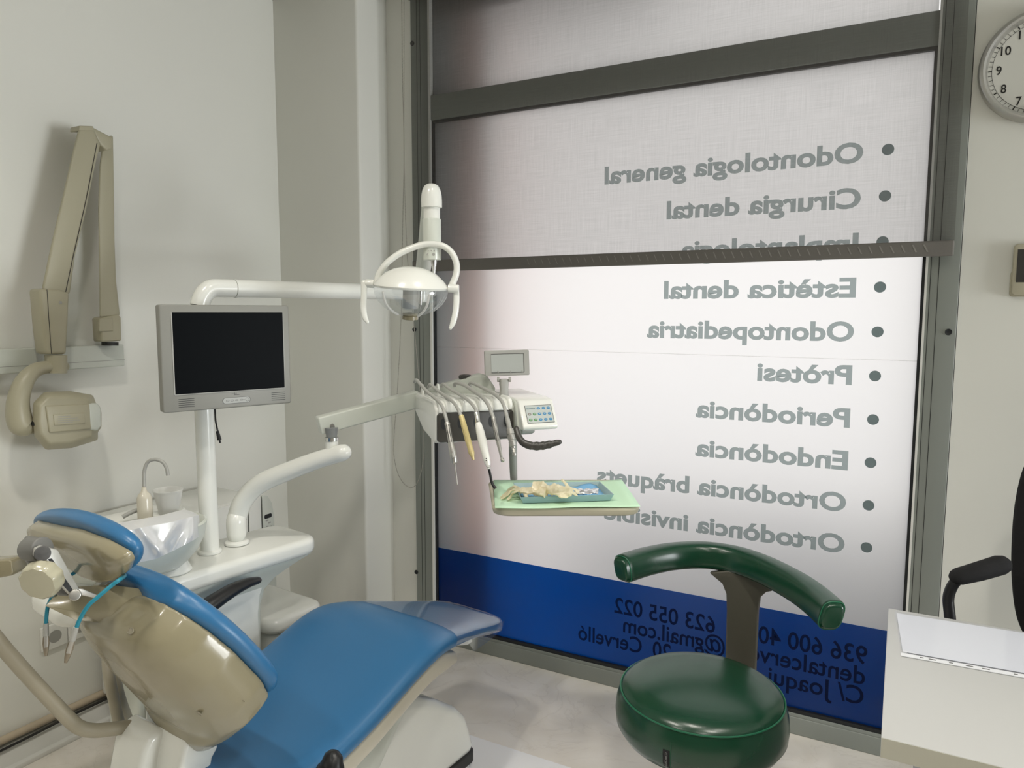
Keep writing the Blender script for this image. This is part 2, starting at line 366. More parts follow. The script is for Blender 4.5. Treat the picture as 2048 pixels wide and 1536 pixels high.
wpart('film_seam', bx(GX0+.006, GX1-.004, PY-.0010, PY-.0004, 1.2985, 1.3003), mix_mat('film_edge', [(0.88, 'Transparent', (0.93, 0.92, 0.92), 0), (0.12, 'Diffuse', (0.7, 0.7, 0.7), 0)]), smooth=False)
for x, z in ((-1.853+.010, 2.55), (AY(829, 659, FY).x, AY(829, 659, FY).z), (AY(833, 1144, FY).x, AY(833, 1144, FY).z), (AY(1897, 664, FY).x, AY(1897, 664, FY).z)):
    wpart('screw', lathe([(0.0001, 0), (0.0095, 0.0005), (0.0095, 0.003), (0.0085, 0.0045), (0.005, 0.003), (0.0001, 0.003)], (x, FY+.0005, z), (0, -1, 0), 16), 'gasket')
# lettering on the film, made to be read from the street
LY = PY-.0020
def letters(s, xs, xe, zb, cap, m='greytext', bold=0.034, nm='lettering', zs=0.0):
    place = lambda tx, ty: V((xs+(xe-xs)*tx, LY, zb+ty+zs*tx))
    wpart(nm, text_geo(s, place, 0, 1, cap, bold), m, smooth=False)
ROWS = [('Odontologia general', 1727, 1210, 327, (1776, 299)), ('Cirurgia dental', 1722, 1334, 416, (1770, 392)), ('Implantologia', 1717, 1361, 508, (1765, 485)),
        ('Estètica dental', 1712, 1328, 595, (1760, 574)), ('Odontopediatria', 1708, 1294, 683, (1755, 664)), ('Pròtesi', 1704, 1514, 769, (1750, 752)),
        ('Periodòncia', 1700, 1391, 856, (1746, 839)), ('Endodòncia', 1696, 1390, 940, (1741, 925)), ('Ortodòncia bràquets', 1692, 1193, 1022, (1737, 1010)),
        ('Ortodòncia invisible', 1689, 1207, 1105, (1733, 1095))]
zs_ = [AY(r[4][0], r[4][1], LY).z for r in ROWS]
for i, (s, a, b, yb, d) in enumerate(ROWS):
    c = AY(d[0], d[1], LY); zr = zs_[0] + (zs_[-1]-zs_[0])*i/9
    xa = AY(a, d[1], LY).x; xb = AY(b, d[1], LY).x
    letters(s, xa, xb, zr-0.0325, 0.064)
    wpart('bullet_dot', lathe([(0.0001, 0), (0.0172, 0), (0.0172, 0.0004), (0.0001, 0.0004)], (c.x, LY, zr), (0, -1, 0), 24), 'greytext', smooth=False)
def zrow(x, y): return AY(x, y, LY)
zb = AY(1735, 1325, LY).z
def brow(segs, zb, cap):
    for s, xa, xb in segs: letters(s, AY(xa, 1320, LY).x, AY(xb, 1320, LY).x, zb, cap, 'darktext', 0.012)
zA = AY(1733, 1330, LY).z; zB = AY(1732, 1371, LY).z; zC = AY(1731, 1412, LY).z
brow([('936 600 40', 1734, 1515), ('623 055 022', 1428, 1227)], zA, 0.062)
brow([('dentalcerve', 1732, 1498), ('@gmail.com', 1449, 1245)], zB, 0.062)
brow([('C/ Joaqui', 1731, 1538), ('20', 1341, 1305), ('Cervelló', 1283, 1156)], zC, 0.062)
# ---- the street outside
build('street_ground', bx(-9, 8, 2.75, 14, -0.15, -0.05), mat('pavement', (0.42, 0.42, 0.42), 0.8), kind='structure', smooth=False)
build('facade_reveal', bx(-2.05, -1.762, 2.60, 2.80, -0.05, 3.2), mat('grey_blue_render', (0.30, 0.36, 0.42), 0.8), kind='structure', smooth=False)
build('facade_pillar', bx(-1.757, -1.625, 2.655, 2.80, -0.05, 3.2), mat('blue_grey_pillar', (0.55, 0.64, 0.70), 0.8), kind='structure', smooth=False)
build('street_pillar', bx(-1.622, -1.48, 2.665, 2.80, -0.05, 3.4), mat('salmon_render', (0.92, 0.50, 0.42), 0.8), kind='structure', smooth=False)
build('added_street_block', bx(-1.2, 2.2, 3.0, 3.35, -0.05, 0.85), mat('added_block_grey', (0.36, 0.40, 0.46), 0.8), kind='structure', smooth=False)  # unseen block, added to turn the lower pane greyer
build('shutter_box', bx(-1.95, -0.75, 2.62, 2.95, 2.625, 2.86), mat('brown_shutter_box', (0.10, 0.085, 0.07), 0.8), kind='structure', smooth=False)
build('facade_soffit', bx(-3.0, -0.95, 2.62, 3.3, 2.86, 2.95), mat('dark_soffit', (0.16, 0.13, 0.11), 0.8), kind='structure', smooth=False)
# ---- roller blind
BY = FY-.035
bl = thing('roller_blind', (-0.86, BY, 1.61), 'grey woven screen roller blind lowered over the top half of the shop window', 'blind')
bx0, bx1, bz0 = AY(824, 300, BY).x, AY(1907, 512, BY).x, AY(1907, 512, BY).z
g = bx(bx0, bx1, BY-.0006, BY, bz0+.036, CEIL-.075)
build('fabric', ([V(p) for p in ((bx0, BY, bz0+.03), (bx1, BY, bz0+.03), (bx1, BY, CEIL-.06), (bx0, BY, CEIL-.06))], [(0, 1, 2, 3)]), 'blind', bl, smooth=False)
hb = build('hem_bar', bx(bx0, bx1, BY-.009, BY+.006, bz0, bz0+.046), 'hem', bl, bev=0.005)
hs = []
for k in range(46):
    x = bx0+.55+(bx1-bx0-.62)*k/45; w = 0.002+0.006*(k/45)
    hs.append(prism([(x, BY-.0095, bz0+.014), (x+w*.6, BY-.0095, bz0+.014), (x+w*.6-.010, BY-.0095, bz0+.036), (x-.010, BY-.0095, bz0+.036)], (0, .0006, 0)))
build('hem_weave', join(*hs), mat('pale_weave', (0.26, 0.25, 0.23), 0.7), hb, smooth=False)
build('roller_tube', cyl((bx0-.01, BY, CEIL-.045), (bx1+.01, BY, CEIL-.045), .028), 'hem', bl)
def chain(P):
    pts = catmull(P, 10); L = [0]
    for a, b in zip(pts, pts[1:]): L.append(L[-1]+(b-a).length)
    out = []; rr = []; s = 0; k = 0; i = 0
    while s < L[-1]:
        while i < len(L)-2 and L[i+1] < s: i += 1
        t = (s-L[i])/max(1e-9, L[i+1]-L[i]); out.append(pts[i].lerp(pts[i+1], t)); rr.append(0.0019 if k % 3 == 0 else (0.0019 if k % 3 == 1 else 0.0007)); s += 0.0020; k += 1
    secs = tube(out, 0.0019, 5, 0)
    n = 5
    for i, r in enumerate(rr):
        for j in range(n): secs[0][i*n+j] = out[i] + (secs[0][i*n+j]-out[i])*(r/0.0019)
    return secs
CY = FY-.032
cp = [AY(803, -40, CY), AY(805, 150, CY), AY(808, 300, CY), AY(806, 420, CY), AY(804, 540, CY), AY(802, 640, CY), AY(796, 760, CY), AY(789, 860, CY), AY(788, 910, CY), AY(797, 950, CY), AY(815, 973, CY), AY(834, 968, CY), AY(846, 930, CY), AY(849, 880, CY), AY(842, 790, CY), AY(829, 650, CY), AY(817, 530, CY), AY(812, 430, CY), AY(809, 300, CY), AY(809, 150, CY), AY(809, -40, CY)]
cp = [p + V((0, -0.004, 0)) if i > 10 else p for i, p in enumerate(cp)]
build('bead_chain', chain(cp), mat('steel_beads', (0.42, 0.40, 0.36), 0.35, metal=0.5), bl)
# ---- wall clock
CX, CZ, CR_ = 0.306, 2.134, 0.155
WYR = FY+.006
ck = thing('wall_clock', (CX, WYR, CZ), 'round steel rimmed wall clock with black numerals, cut by the right edge', 'clock')
build('case', lathe([(CR_-.012, 0), (CR_, .004), (CR_, .028), (CR_-.004, .036), (CR_-.011, .040), (CR_-.017, .037), (CR_-.021, .026), (CR_-.024, .012), (.01, .012)], (CX, WYR, CZ), (0, -1, 0), 72), 'steel', ck)
build('dial', lathe([(.0001, .0128), (CR_-.0215, .0128), (CR_-.0215, .0122), (.0001, .0122)], (CX, WYR, CZ), (0, -1, 0), 64), 'dial', ck, smooth=False)
fy = WYR-.0136
for h in range(1, 13):
    a = math.radians(90-30*h); c = (CX+.104*math.cos(a), CZ+.104*math.sin(a)); w = 0.013 if h < 10 else 0.024
    if h in (1, 11): w = 0.010 if h == 1 else 0.020
    build('numeral', text_geo(str(h), lambda tx, ty, c=c, w=w: V((c[0]-w/2+w*tx, fy, c[1]-.012+ty)), 0, 1, 0.024, 0.015), 'ink', ck, smooth=False)
tk = []
for k in range(60):
    a = math.radians(6*k); L = 0.009; w = 0.0016 if k % 5 == 0 else 0.0006
    d = V((math.cos(a), 0, math.sin(a))); q = V((-math.sin(a), 0, math.cos(a))); r0 = .121
    tk.append(([V((CX, fy, CZ))+d*r+q*s for r, s in ((r0, -w), (r0+L, -w), (r0+L, w), (r0, w))], [(0, 1, 2, 3)]))
ring = ([V((CX+r*math.cos(math.radians(5*k)), fy, CZ+r*math.sin(math.radians(5*k)))) for k in range(72) for r in (.1205, .1215)], [(2*k, 2*k+1, (2*k+3) % 144, (2*k+2) % 144) for k in range(72)])
build('minute_track', join(ring, *tk), 'ink', ck, smooth=False)
for nm, a, L, w, dy in (('hour_hand', 20, .066, .004, .0025), ('minute_hand', -35, .098, .003, .004)):
    a = math.radians(a); d = V((math.cos(a), 0, math.sin(a))); q = V((-math.sin(a), 0, math.cos(a))); c = V((CX, fy-dy, CZ))
    build(nm, prism([c-d*.012-q*w, c+d*L-q*w*.6, c+d*L+q*w*.6, c-d*.012+q*w], (0, -.001, 0)), 'ink', ck)
# ---- little remote panel below the clock
rm = thing('remote_control', (0.30, WYR, 1.50), 'beige remote control with dark display in a wall holder below the clock', 'remote')
rz0, rz1 = AY(2022, 590, WYR-.02).z, AY(2030, 488, WYR-.02).z; rx0 = AY(2024, 560, WYR-.02).x
build('body', prism([(x, WYR-.022, z) for x, z in rrect(rx0, rx0+.062, rz0, rz1, .010)], (0, .018, 0)), 'beige', rm, bev=0.003)
build('display', bx(rx0+.009, rx0+.053, WYR-.0232, WYR-.0215, rz0+.036, rz1-.016), 'darkgrey', rm)
build('holder', prism([(x, WYR-.012, z) for x, z in rrect(rx0-.003, rx0+.065, rz0-.005, rz0+.07, .010)], (0, .012, 0)), 'beige', rm, bev=0.002)
# ================================================================== ceiling lamps
for i, (x, y, pw, cone) in enumerate(LAMPS):
    side = ('middle row left', 'middle row right', 'rear row left', 'rear row right', 'added fill lamp at window row left', 'added fill lamp at window row right')[i]
    t = thing('downlight', (x, y, CEIL), 'round recessed ceiling downlight, %s of the six' % side, 'ceiling light', 'ceiling downlights')
    build('ring', lathe([(.062, 0), (.085, 0), (.085, -.006), (.066, -.012), (.062, -.006)], (x, y, CEIL), (0, 0, 1), 40), 'white', t)
    build('bulb', lathe([(.0001, -.004), (.045, -.004), (.045, -.010), (.0001, -.010)], (x, y, CEIL), (0, 0, 1), 24), 'bulbglass', t)
    lamp_light(x, y, pw, cone)
# ================================================================== x-ray machine on the left wall
XF = XL+.06
a = AX(0, 694, XF); 
ry1 = AX(248, 690, XF).y; rz1 = AX(248, 689, XF).z; rz0 = AX(248, 732, XF).z
xr = thing('xray_machine', (XL, ry1, rz0), 'cream folding arm x-ray machine on a wall rail above the dental chair', 'x-ray machine')
build('rail', bx(XL, XF, 0.55, ry1, rz0, rz1), 'greenwhite', xr, bev=0.004)
build('rail_seam', bx(XF-.001, XF+.0006, 0.55, ry1, rz0+.0215, rz0+.023), 'greyp', xr)
def poly(px, X): return [AX(x, y, X) for x, y in px]
def slab(px, X, th): return prism(poly(px, X), (-th, 0, 0))
# pivot bracket and upright (rear) arm
XA = XL+.105
build('pivot_washer', cyl(AX(220, 691, XA-.025), AX(220, 684, XA-.025), .026), 'rubber', xr)
build('bracket', slab([(201, 636), (237, 628), (243, 634), (244, 682), (204, 684)], XA, .05), 'creamm', xr, bev=0.006)
build('bracket_cover', slab([(200, 637), (226, 637), (227, 662), (198, 663)], XA+.004, .01), 'creamm', xr, bev=0.002)
build('rear_arm', loft([poly([(199, 636), (240, 632), (232, 560), (229, 480), (228, 380), (226, 270), (206, 275), (199, 330), (196, 420), (198, 520)], XA-.004), poly([(199, 636), (240, 632), (232, 560), (229, 480), (228, 380), (226, 270), (206, 275), (199, 330), (196, 420), (198, 520)], XA-.05)]), 'creamm', xr, bev=0.008)
build('elbow', slab([(186, 254), (224, 274), (226, 282), (224, 298), (214, 301), (202, 291), (193, 276), (186, 262)], XA+.035, .085), 'creamm', xr, bev=0.006)
XB = XA+.045
build('front_arm', loft([poly([(158, 253), (186, 254), (200, 290), (190, 330), (172, 420), (150, 510), (139, 590), (90, 590), (84, 575), (104, 480), (128, 380), (146, 300)], XB), poly([(158, 253), (186, 254), (200, 290), (190, 330), (172, 420), (150, 510), (139, 590), (90, 590), (84, 575), (104, 480), (128, 380), (146, 300)], XB-.05)]), 'creamm', xr, bev=0.010)
build('arm_seam', tube([AX(194, 286, XB+.0005), AX(172, 400, XB+.0005), AX(145, 520, XB+.0005), AX(131, 586, XB+.0005)], .0012, 6), 'darkgrey', xr)
build('arm_cap', slab([(159, 251), (187, 252), (189, 262), (158, 261)], XB+.003, .050), 'creamm', xr, bev=0.003)
build('lower_sleeve', slab([(79, 577), (116, 578), (140, 585), (138, 640), (134, 709), (93, 709), (86, 660)], XB+.008, .062), 'creamm', xr, bev=0.010)
build('sleeve_seam', tube([AX(94, 579, XB+.0085), AX(98, 640, XB+.0085), AX(103, 708, XB+.0085)], .001, 6, 0), 'darkgrey', xr)
build('pivot_pin', cyl(AX(121, 605, XB+.010), AX(121, 605, XB+.002), .0045), 'greyp', xr)
build('swivel', cyl(AX(112, 710, XB-.018), AX(112, 746, XB-.018), .0305, 32), 'creamm', xr)
yk = [AX(126, 733, XB-.015), AX(95, 734, XB-.015), AX(68, 742, XB-.012), AX(48, 765, XB-.008), AX(37, 798, XB-.006), AX(37, 830, XB-.004), AX(44, 850, XB-.004), AX(60, 852, XB-.004)]
build('yoke', tube(yk, [.018, .019, .022, .026, .029, .033, .034, .026], 18, 8, round_ends=True), 'creamm', xr)
build('lock_lever', bx(*(lambda p: (p.x-.01, p.x+.03, p.y-.008, p.y+.012, p.z-.005, p.z+.006))(AX(62, 846, XB+.01))), 'gasket', xr)
XH = XB+.035
head_o = [(88, 784), (140, 782), (186, 790), (192, 806), (200, 812), (203, 826), (203, 856), (196, 862), (196, 880), (144, 896), (92, 900), (69, 873), (65, 845), (66, 806)]
ctr = V(AX(132, 840, XH))
def ring_(px, X, k):
    c = AX(132, 840, X); return [c+(AX(x, y, X)-c)*k for x, y in px]
hd = build('tube_head', loft([ring_(head_o, XH+.03, .80), ring_(head_o, XH, .985), ring_(head_o, XH-.03, 1.0), ring_(head_o, XH-.10, .97), ring_(head_o, XH-.125, .85)]), 'creamm', xr, bev=0.007)
build('head_panel', slab([(92, 812), (180, 808), (184, 858), (100, 866)], XH+.036, .02), 'creamm', hd, bev=0.004)
build('end_cap', slab([(177, 808), (196, 806), (203, 816), (204, 852), (196, 862), (182, 860), (178, 850)], XH+.036, .05), 'greenwhite', hd, bev=0.006)
build('label_plate', slab([(107, 829), (170, 826), (171, 847), (109, 851)], XH+.0385, .003), 'creamm', hd, bev=0.0012)
tl = []
for k, (w, y) in enumerate(((26, 834), (40, 838), (44, 842), (30, 846))):
    p0 = AX(116, y-.3, XH+.0390); p1 = AX(116+w, y-1.6, XH+.0390); tl.append(([p0, p1, p1+V((0, 0, .0014)), p0+V((0, 0, .0014))], [(0, 1, 2, 3)]))
build('plate_print', join(*tl), 'greyp', hd, smooth=False)
# ================================================================== sockets
sz = AX(98, 1275, XL+.012)
so = thing('wall_socket', (XL, sz.y+.04, sz.z-.045), 'white double wall socket low on the wall behind the chair back', 'socket')
p00 = AX(82, 1262, XL+.012); y0 = p00.y; zc = AX(100, 1276, XL+.012).z
build('plate', bx(XL, XL+.013, y0, y0+.085, zc-.042, zc+.042), 'skirt', so, bev=0.005)
build('plate', bx(XL, XL+.013, y0+.087, y0+.172, zc-.042, zc+.042), 'skirt', so, bev=0.005)
for k in (0, 1):
    yc = y0+.0425+.087*k
    s = build('socket_cup', lathe([(.021, 0), (.0195, -.001), (.0185, -.011), (.0001, -.011)], (XL+.0142, yc, zc), (1, 0, 0), 32), 'greyp', so)
    for dy in (-.0095, .0095): build('pin_hole', cyl((XL+.0030, yc+dy, zc), (XL+.0040, yc+dy, zc), .0032, 12), 'gasket', s)
# tan conduit and black cable above the floor duct
c0 = [V((XL+.012, y, z)) for y, z in ((0.3, .100), (1.0, .098), (1.5, .096), (1.9, .094))]
tag(build('conduit', tube(c0, .0125, 12, 0), 'tan'), 'tan pipe running along the foot of the left wall above the white duct', 'pipe')
c1 = [V((XL+.034, y, z)) for y, z in ((0.9, .078), (1.2, .079), (1.33, .082), (1.5, .080), (1.7, .070), (1.9, .066))]
tag(build('black_cable', tube(c1, .0045, 8, 8), 'rubber'), 'thin black cable lying on top of the white floor duct', 'cable')
# ================================================================== dental chair
CF = Frame(-1.35, 1.20, .096, .9954)
M['bracketgrey'] = mat('light_grey_metal', (0.50, 0.50, 0.47), 0.35, metal=0.3)
M['agedmetal'] = mat('aged_metal', (0.26, 0.225, 0.17), 0.42, metal=0.6)
M['discgrey'] = mat('dark_grey_disc', (0.09, 0.09, 0.09), 0.45, metal=0.3, var=0.4, vscale=120)
M['hingegrey'] = mat('hinge_grey', (0.16, 0.16, 0.15), 0.45)
M['knobcream'] = mat('yellowed_cream_plastic', (0.44, 0.42, 0.31), 0.24, coat=0.3)
UR, UA, UZ = CF.r, CF.a, V((0, 0, 1))
ch = thing('dental_chair', CF(-.05, .30, 0), 'blue vinyl reclining dental chair with cream shell in front of the white dental unit', 'dental chair')
# --- seat and leg rest cushion: (v, edge height, half width)
ST = [(-.235, .446, .10), (-.230, .446, .17), (-.21, .446, .205), (-.15, .444, .235), (-.05, .446, .248), (.05, .460, .25), (.158, .490, .25), (.25, .523, .25), (.31, .545, .25), (.37, .560, .248), (.42, .562, .240),
      (.47, .553, .228), (.54, .532, .209), (.62, .507, .190), (.70, .483, .173), (.78, .459, .160), (.825, .446, .150), (.845, .438, .135), (.853, .430, .11)]
def seat_sec(v, z, w, t, lift=0.0, e=3.6, k=1.0, crown=.010):
    i = max(1, min(len(ST)-2, min(range(len(ST)), key=lambda q: abs(ST[q][0]-v))))
    sl = (ST[i+1][1]-ST[i-1][1])/(ST[i+1][0]-ST[i-1][0]); n = (UZ-UA*sl).normalized()
    n = (UZ*1.0+n*0.0)
    return sup(CF(0, v, z-t/2+lift), UR, n, w*k, t/2, e)
secs = []
for i, (v, z, w) in enumerate(ST):
    t = .075 if v < .4 else .075-.022*min(1, (v-.4)/.3)
    if i in (0, len(ST)-1): t *= .35
    elif i in (1, len(ST)-2): t *= .7
    secs.append(seat_sec(v, z, w, t))
seat = build('seat_cushion', loft(secs), 'blue', ch, sub=1)
us = []
for i, (v, z, w) in enumerate(ST[3:13]):
    us.append(sup(CF(0, v, z-.094), UR, UZ, w-.016, .036 if 0 < i < 9 else .022, 6.0))
build('seat_shell', loft(us), 'seatcream', ch, bev=0.004)
# foot bracket under the end of the leg rest
build('foot_bracket', join(prism([CF.hit(x, y, .07) for x, y in ((884, 1287), (925, 1276), (943, 1276), (946, 1283), (936, 1290), (905, 1293))], -UR*.14)), 'white', ch, bev=0.003)
# --- backrest: right rim traced at its own distance from the centre line
RIM = [(470, 1436, .085, .090), (488, 1426, .11, .112), (518, 1408, .175, .128), (541, 1390, .212, .134), (525, 1360, .222, .136), (470, 1303, .212, .132), (420, 1262, .192, .124), (375, 1232, .165, .112), (335, 1209, .130, .100), (312, 1198, .100, .088), (296, 1192, .075, .075)]
RP = []
for x, y, u, d in RIM:
    p = CF.loc(CF.hit(x, y, u)); RP.append((p.y, p.z, u, d))
BN = V((0, -.76, -.65))                       # towards the back of the backrest, in (u, v, z)
def bw(u, v, z, dn=0.0): return CF(u, v+BN.y*dn, z+BN.z*dn)
def shell_sec(v, z, w, d, n=30):
    o = []
    for k in range(n):
        t = math.pi*k/(n-1); cs, sn = math.cos(t), math.sin(t); e = 2.9
        o.append(bw(w*math.copysign(abs(cs)**(2/e), cs), v, z, d*abs(sn)**(2/e)))
    return o
ss = [shell_sec(*q) for q in RP]
c0 = sum((V(p) for p in ss[0]), V())/len(ss[0]); ss.insert(0, [c0+(p-c0)*.55+V((0, 0, -.012)) for p in ss[0]])
cN = sum((V(p) for p in ss[-1]), V())/len(ss[-1]); ss.append([cN+(p-cN)*.7+CF.r*0+V((0, 0, .006))-UA*.006 for p in ss[-1]])
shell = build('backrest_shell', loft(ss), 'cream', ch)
md = shell.modifiers.new('even', 'REMESH'); md.mode = 'VOXEL'; md.voxel_size = .004; md.use_smooth_shade = True
md = shell.modifiers.new('relax', 'SMOOTH'); md.iterations = 14; md.factor = .5
# recessed screw holes of the shell
for x, y, r in ((262, 1262, .0085), (398, 1425, .0085), (486, 1401, .0050)):
    p, nn = on_surface(shell, x, y)
    if p: build('screw_hole', lathe([(r, .0002), (r*1.12, .0010), (r*1.25, .0002), (r, -.001), (.0001, -.0008)], p+nn*.0012, nn, 20, sx=1.0, sy=.62, X=UR), 'hose', shell)
# pad
ps = []
PR = RP[2:]
for i, (v, z, w, d) in enumerate(PR):
    th = .050 if 0 < i < len(PR)-1 else .030
    k = w+.016 if i else w-.02
    ps.append(sup(bw(0, v, z, -.020), UR, (UA*BN.y+UZ*BN.z)*-1, k, th/2+.006, 3.2, 26))
p0 = PR[0]; ps.insert(0, sup(bw(0, p0[0]-.002, p0[1]-.028, -.016), UR, (UA*BN.y+UZ*BN.z)*-1, p0[2]-.05, .020, 3.0, 26))
p0 = PR[-1]; ps.append(sup(bw(0, p0[0]-.012, p0[1]+.012, -.020), UR, (UA*BN.y+UZ*BN.z)*-1, p0[2]-.03, .012, 3.0, 26))
build('backrest_cushion', loft(ps), 'blue', ch, sub=1)
# mounting ledge at the top of the shell
lp = [CF.hit(x, y, u) for x, y, u in ((90, 1212, -.10), (108, 1194, -.10), (200, 1188, 0), (296, 1200, .07), (330, 1216, .10), (222, 1232, .03), (202, 1246, .0), (150, 1240, -.03))]
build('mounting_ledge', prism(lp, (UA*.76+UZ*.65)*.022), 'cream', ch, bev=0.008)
# --- headrest: seen from behind; its back plane stands steeply
H0 = CF(0, -.400, 1.019); HL = (UA*.42-UZ*.91).normalized(); HB = (-UA*.91-UZ*.42).normalized()
def hp(x, y, off=0.0):
    r = ray(x, y); o = H0+HB*off; return CAMP + r*((o-CAMP).dot(HB)/r.dot(HB))
hb0 = [hp(x, y) for x, y in ((60, 1052), (148, 1071), (200, 1092), (244, 1117), (252, 1131), (246, 1150), (228, 1163), (208, 1166), (180, 1158), (146, 1136), (110, 1104), (86, 1082), (52, 1067), (51, 1058))]
cc = sum(hb0, V())/len(hb0)
def ringh(k, off): return [cc+(p-cc)*k-HB*off for p in hb0]
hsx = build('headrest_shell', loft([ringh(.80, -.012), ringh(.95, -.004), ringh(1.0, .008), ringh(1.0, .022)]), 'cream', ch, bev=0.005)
cu = [(62, 1030), (110, 1027), (160, 1040), (205, 1060), (245, 1084), (268, 1106), (272, 1124), (262, 1142), (240, 1152), (200, 1150), (150, 1120), (105, 1085), (70, 1062), (58, 1048)]
hc0 = [hp(x, y, -.022) for x, y in cu]; c2 = sum(hc0, V())/len(hc0)
def ringc(k, off): return [c2+(p-c2)*k-HB*off for p in hc0]
hr = build('headrest_cushion', loft([ringc(.86, -.004), ringc(.97, .002), ringc(1.0, .012), ringc(.98, .024), ringc(.85, .036), ringc(.5, .041)]), 'blue', ch, sub=2)
# headrest linkage
LU = .035
def L3(x, y, u=LU): return CF.hit(x, y, u)
lk = build('headrest_bracket', prism([L3(x, y) for x, y in ((100, 1096), (116, 1100), (160, 1180), (152, 1190), (140, 1190), (70, 1112), (72, 1098), (84, 1092))], -UR*.012), 'bracketgrey', ch, bev=0.002)
build('bracket_slot', prism([L3(x, y, LU+.001) for x, y in ((97, 1118), (104, 1117), (146, 1180), (138, 1184), (108, 1150))], -UR*.003), 'gasket', lk)
build('pivot_disc', join(cyl(L3(85, 1107, LU+.006), L3(85, 1107, LU-.01), .0135, 28)), 'discgrey', lk, bev=0.0015)
build('headrest_hinge', tube([L3(56, 1098, -.02), L3(86, 1098, .02)], .022, 20, 0), 'hingegrey', ch, bev=0.003)
build('hinge_plate', prism([L3(x, y, -.01) for x, y in ((45, 1100), (60, 1074), (92, 1078), (92, 1110), (110, 1150), (140, 1192), (118, 1192), (66, 1134), (46, 1112))], -UR*.02), 'hingegrey', ch, bev=0.004)
build('slide_bar', prism([L3(x, y, .03) for x, y in ((150, 1176), (166, 1177), (196, 1190), (198, 1198), (160, 1190))], -UR*.03), 'steel', ch, bev=0.002)
build('slide_pivot', cyl(L3(150, 1190, .045), L3(150, 1190, .0), .0105, 20), 'steel', ch, bev=0.002)
ka, kb = L3(95, 1148, .03), L3(62, 1180, .055)
kd = (kb-ka).normalized(); kx, ky, _ = axes(kd)
def knob_ring(h, r): return [ka+kd*h+(kx*math.cos(2*math.pi*k/64)+ky*math.sin(2*math.pi*k/64))*(r*(1+.028*math.cos(10*2*math.pi*k/64))) for k in range(64)]
build('adjusting_knob', loft([knob_ring(0, .024), knob_ring(.003, .033), knob_ring(.010, .0355), knob_ring(.027, .0345), knob_ring(.031, .031), knob_ring(.032, .024)]), 'knobcream', ch)
# --- armrests
def arm(px, r, u, nm='armrest'):
    return build(nm, tube([CF.hit(x, y, uu) for (x, y), uu in zip(px, u)], r, 18, 8, up=(0, 0, 1), flat=.82, round_ends=True), 'black', ch)
arm([(350, 1262), (385, 1236), (425, 1206), (465, 1180), (495, 1166), (514, 1161)], [.031, .029, .026, .022, .017, .013], [-.262]*6)
arm([(632, 1600), (650, 1562), (662, 1538), (665, 1524)], [.030, .034, .033, .026], [.292, .292, .292, .292])
build('armrest_opening', lathe([(.0075, 0), (.0075, .001), (.0001, .001)], CF.hit(664, 1512, .310), (CAMP-CF.hit(664, 1512, .31)), 18, sx=1.0, sy=.35), 'gasket', ch)
build('armrest_joint', cyl(CF(-.20, -.14, .66), CF(-.262, -.155, .66), .026, 20), 'black', ch)
# --- pedestal, link and base
nk = [CF.hit(x, y, .0) for x, y in ((345, 1462), (412, 1474), (398, 1500), (388, 1560), (382, 1640), (310, 1640), (325, 1560), (335, 1500))]
build('backrest_post', prism([p+UR*.055 for p in nk], -UR*.11), 'white', ch, bev=0.010)
st_ = [CF.hit(x, y, -.03) for x, y in ((330, 1455), (345, 1480), (345, 1640), (262, 1640), (285, 1510), (298, 1480))]
build('post_cover', prism(st_, -UR*.12), 'white', ch, bev=0.012)
def vz(px, u): return [CF.hit(x, y, u) for x, y in px]
build('lift_link', prism(vz([(866, 1330), (822, 1400), (760, 1536), (700, 1640), (590, 1640), (690, 1545), (800, 1420), (850, 1330)], .16), -UR*.32), 'greenwhite', ch, bev=0.006)
bp = [CF.loc(p) for p in vz([(750, 1540), (800, 1424), (812, 1404), (832, 1398), (880, 1402), (918, 1416), (936, 1432), (943, 1452), (945, 1486)], .145)]
prof = [(p.y, p.z) for p in bp]; prof = [(prof[0][0]-.16, .05)] + [(prof[0][0]-.10, prof[0][1]-.01)] + prof[1:-1] + [(.690, .085), (.690, .05)]
base = build('base_cover', prism([CF(.145, v, z) for v, z in prof], -UR*.36), 'white', ch, bev=0.032, seg=6)
pl = rrect(-.225, .149, prof[0][0]-.03, .694, .03)
build('base_kick_strip', prism([CF(u, v, .028) for u, v in pl], (0, 0, .034)), 'rubber', ch, bev=0.002)
build('base_plate', prism([CF(u, v, 0.0) for u, v in rrect(-.215, .139, prof[0][0]-.02, .684, .03)], (0, 0, .030)), 'white', ch)
build('base_pillar', prism([CF(u, v, 0.0) for u, v in rrect(-.17, .10, -.36, .12, .04)], (0, 0, .40)), 'white', ch, bev=0.01)
# --- cling film over the foot end
fs_ = []
for v, z, w in ((.50, .545, .224), (.56, .526, .206), (.64, .501, .188), (.72, .477, .172), (.80, .453, .160), (.835, .443, .150), (.853, .436, .136), (.861, .428, .11)):
    t = .060 if v < .85 else .045
    L = sup(CF(0, v, z-t/2+.002), UR, UZ, w+.0005, t/2+.0015, 3.4, 36)
    fs_.append([p+UZ*(.0010*math.sin(37*v+9*k))+UR*0 for k, p in enumerate(L)])
g = loft(fs_, cap=False)
cover = build('plastic_cover', g, 'film', None, smooth=True)
tag(cover, 'clear plastic film wrapped over the foot end of the blue dental chair', 'plastic cover')
fl = [CF.hit(x, y, u) for x, y, u in ((1009, 1242, .155), (1002, 1262, .158), (975, 1284, .155), (948, 1303, .15), (936, 1284, .14), (925, 1274, .13), (960, 1262, .145), (990, 1250, .152))]
build('film_flap', ([fl[0], fl[1], fl[2], fl[3], fl[4], fl[5], fl[6], fl[7]], [(0, 1, 7), (7, 1, 2, 6), (6, 2, 3, 4), (6, 4, 5)]), 'film', cover)
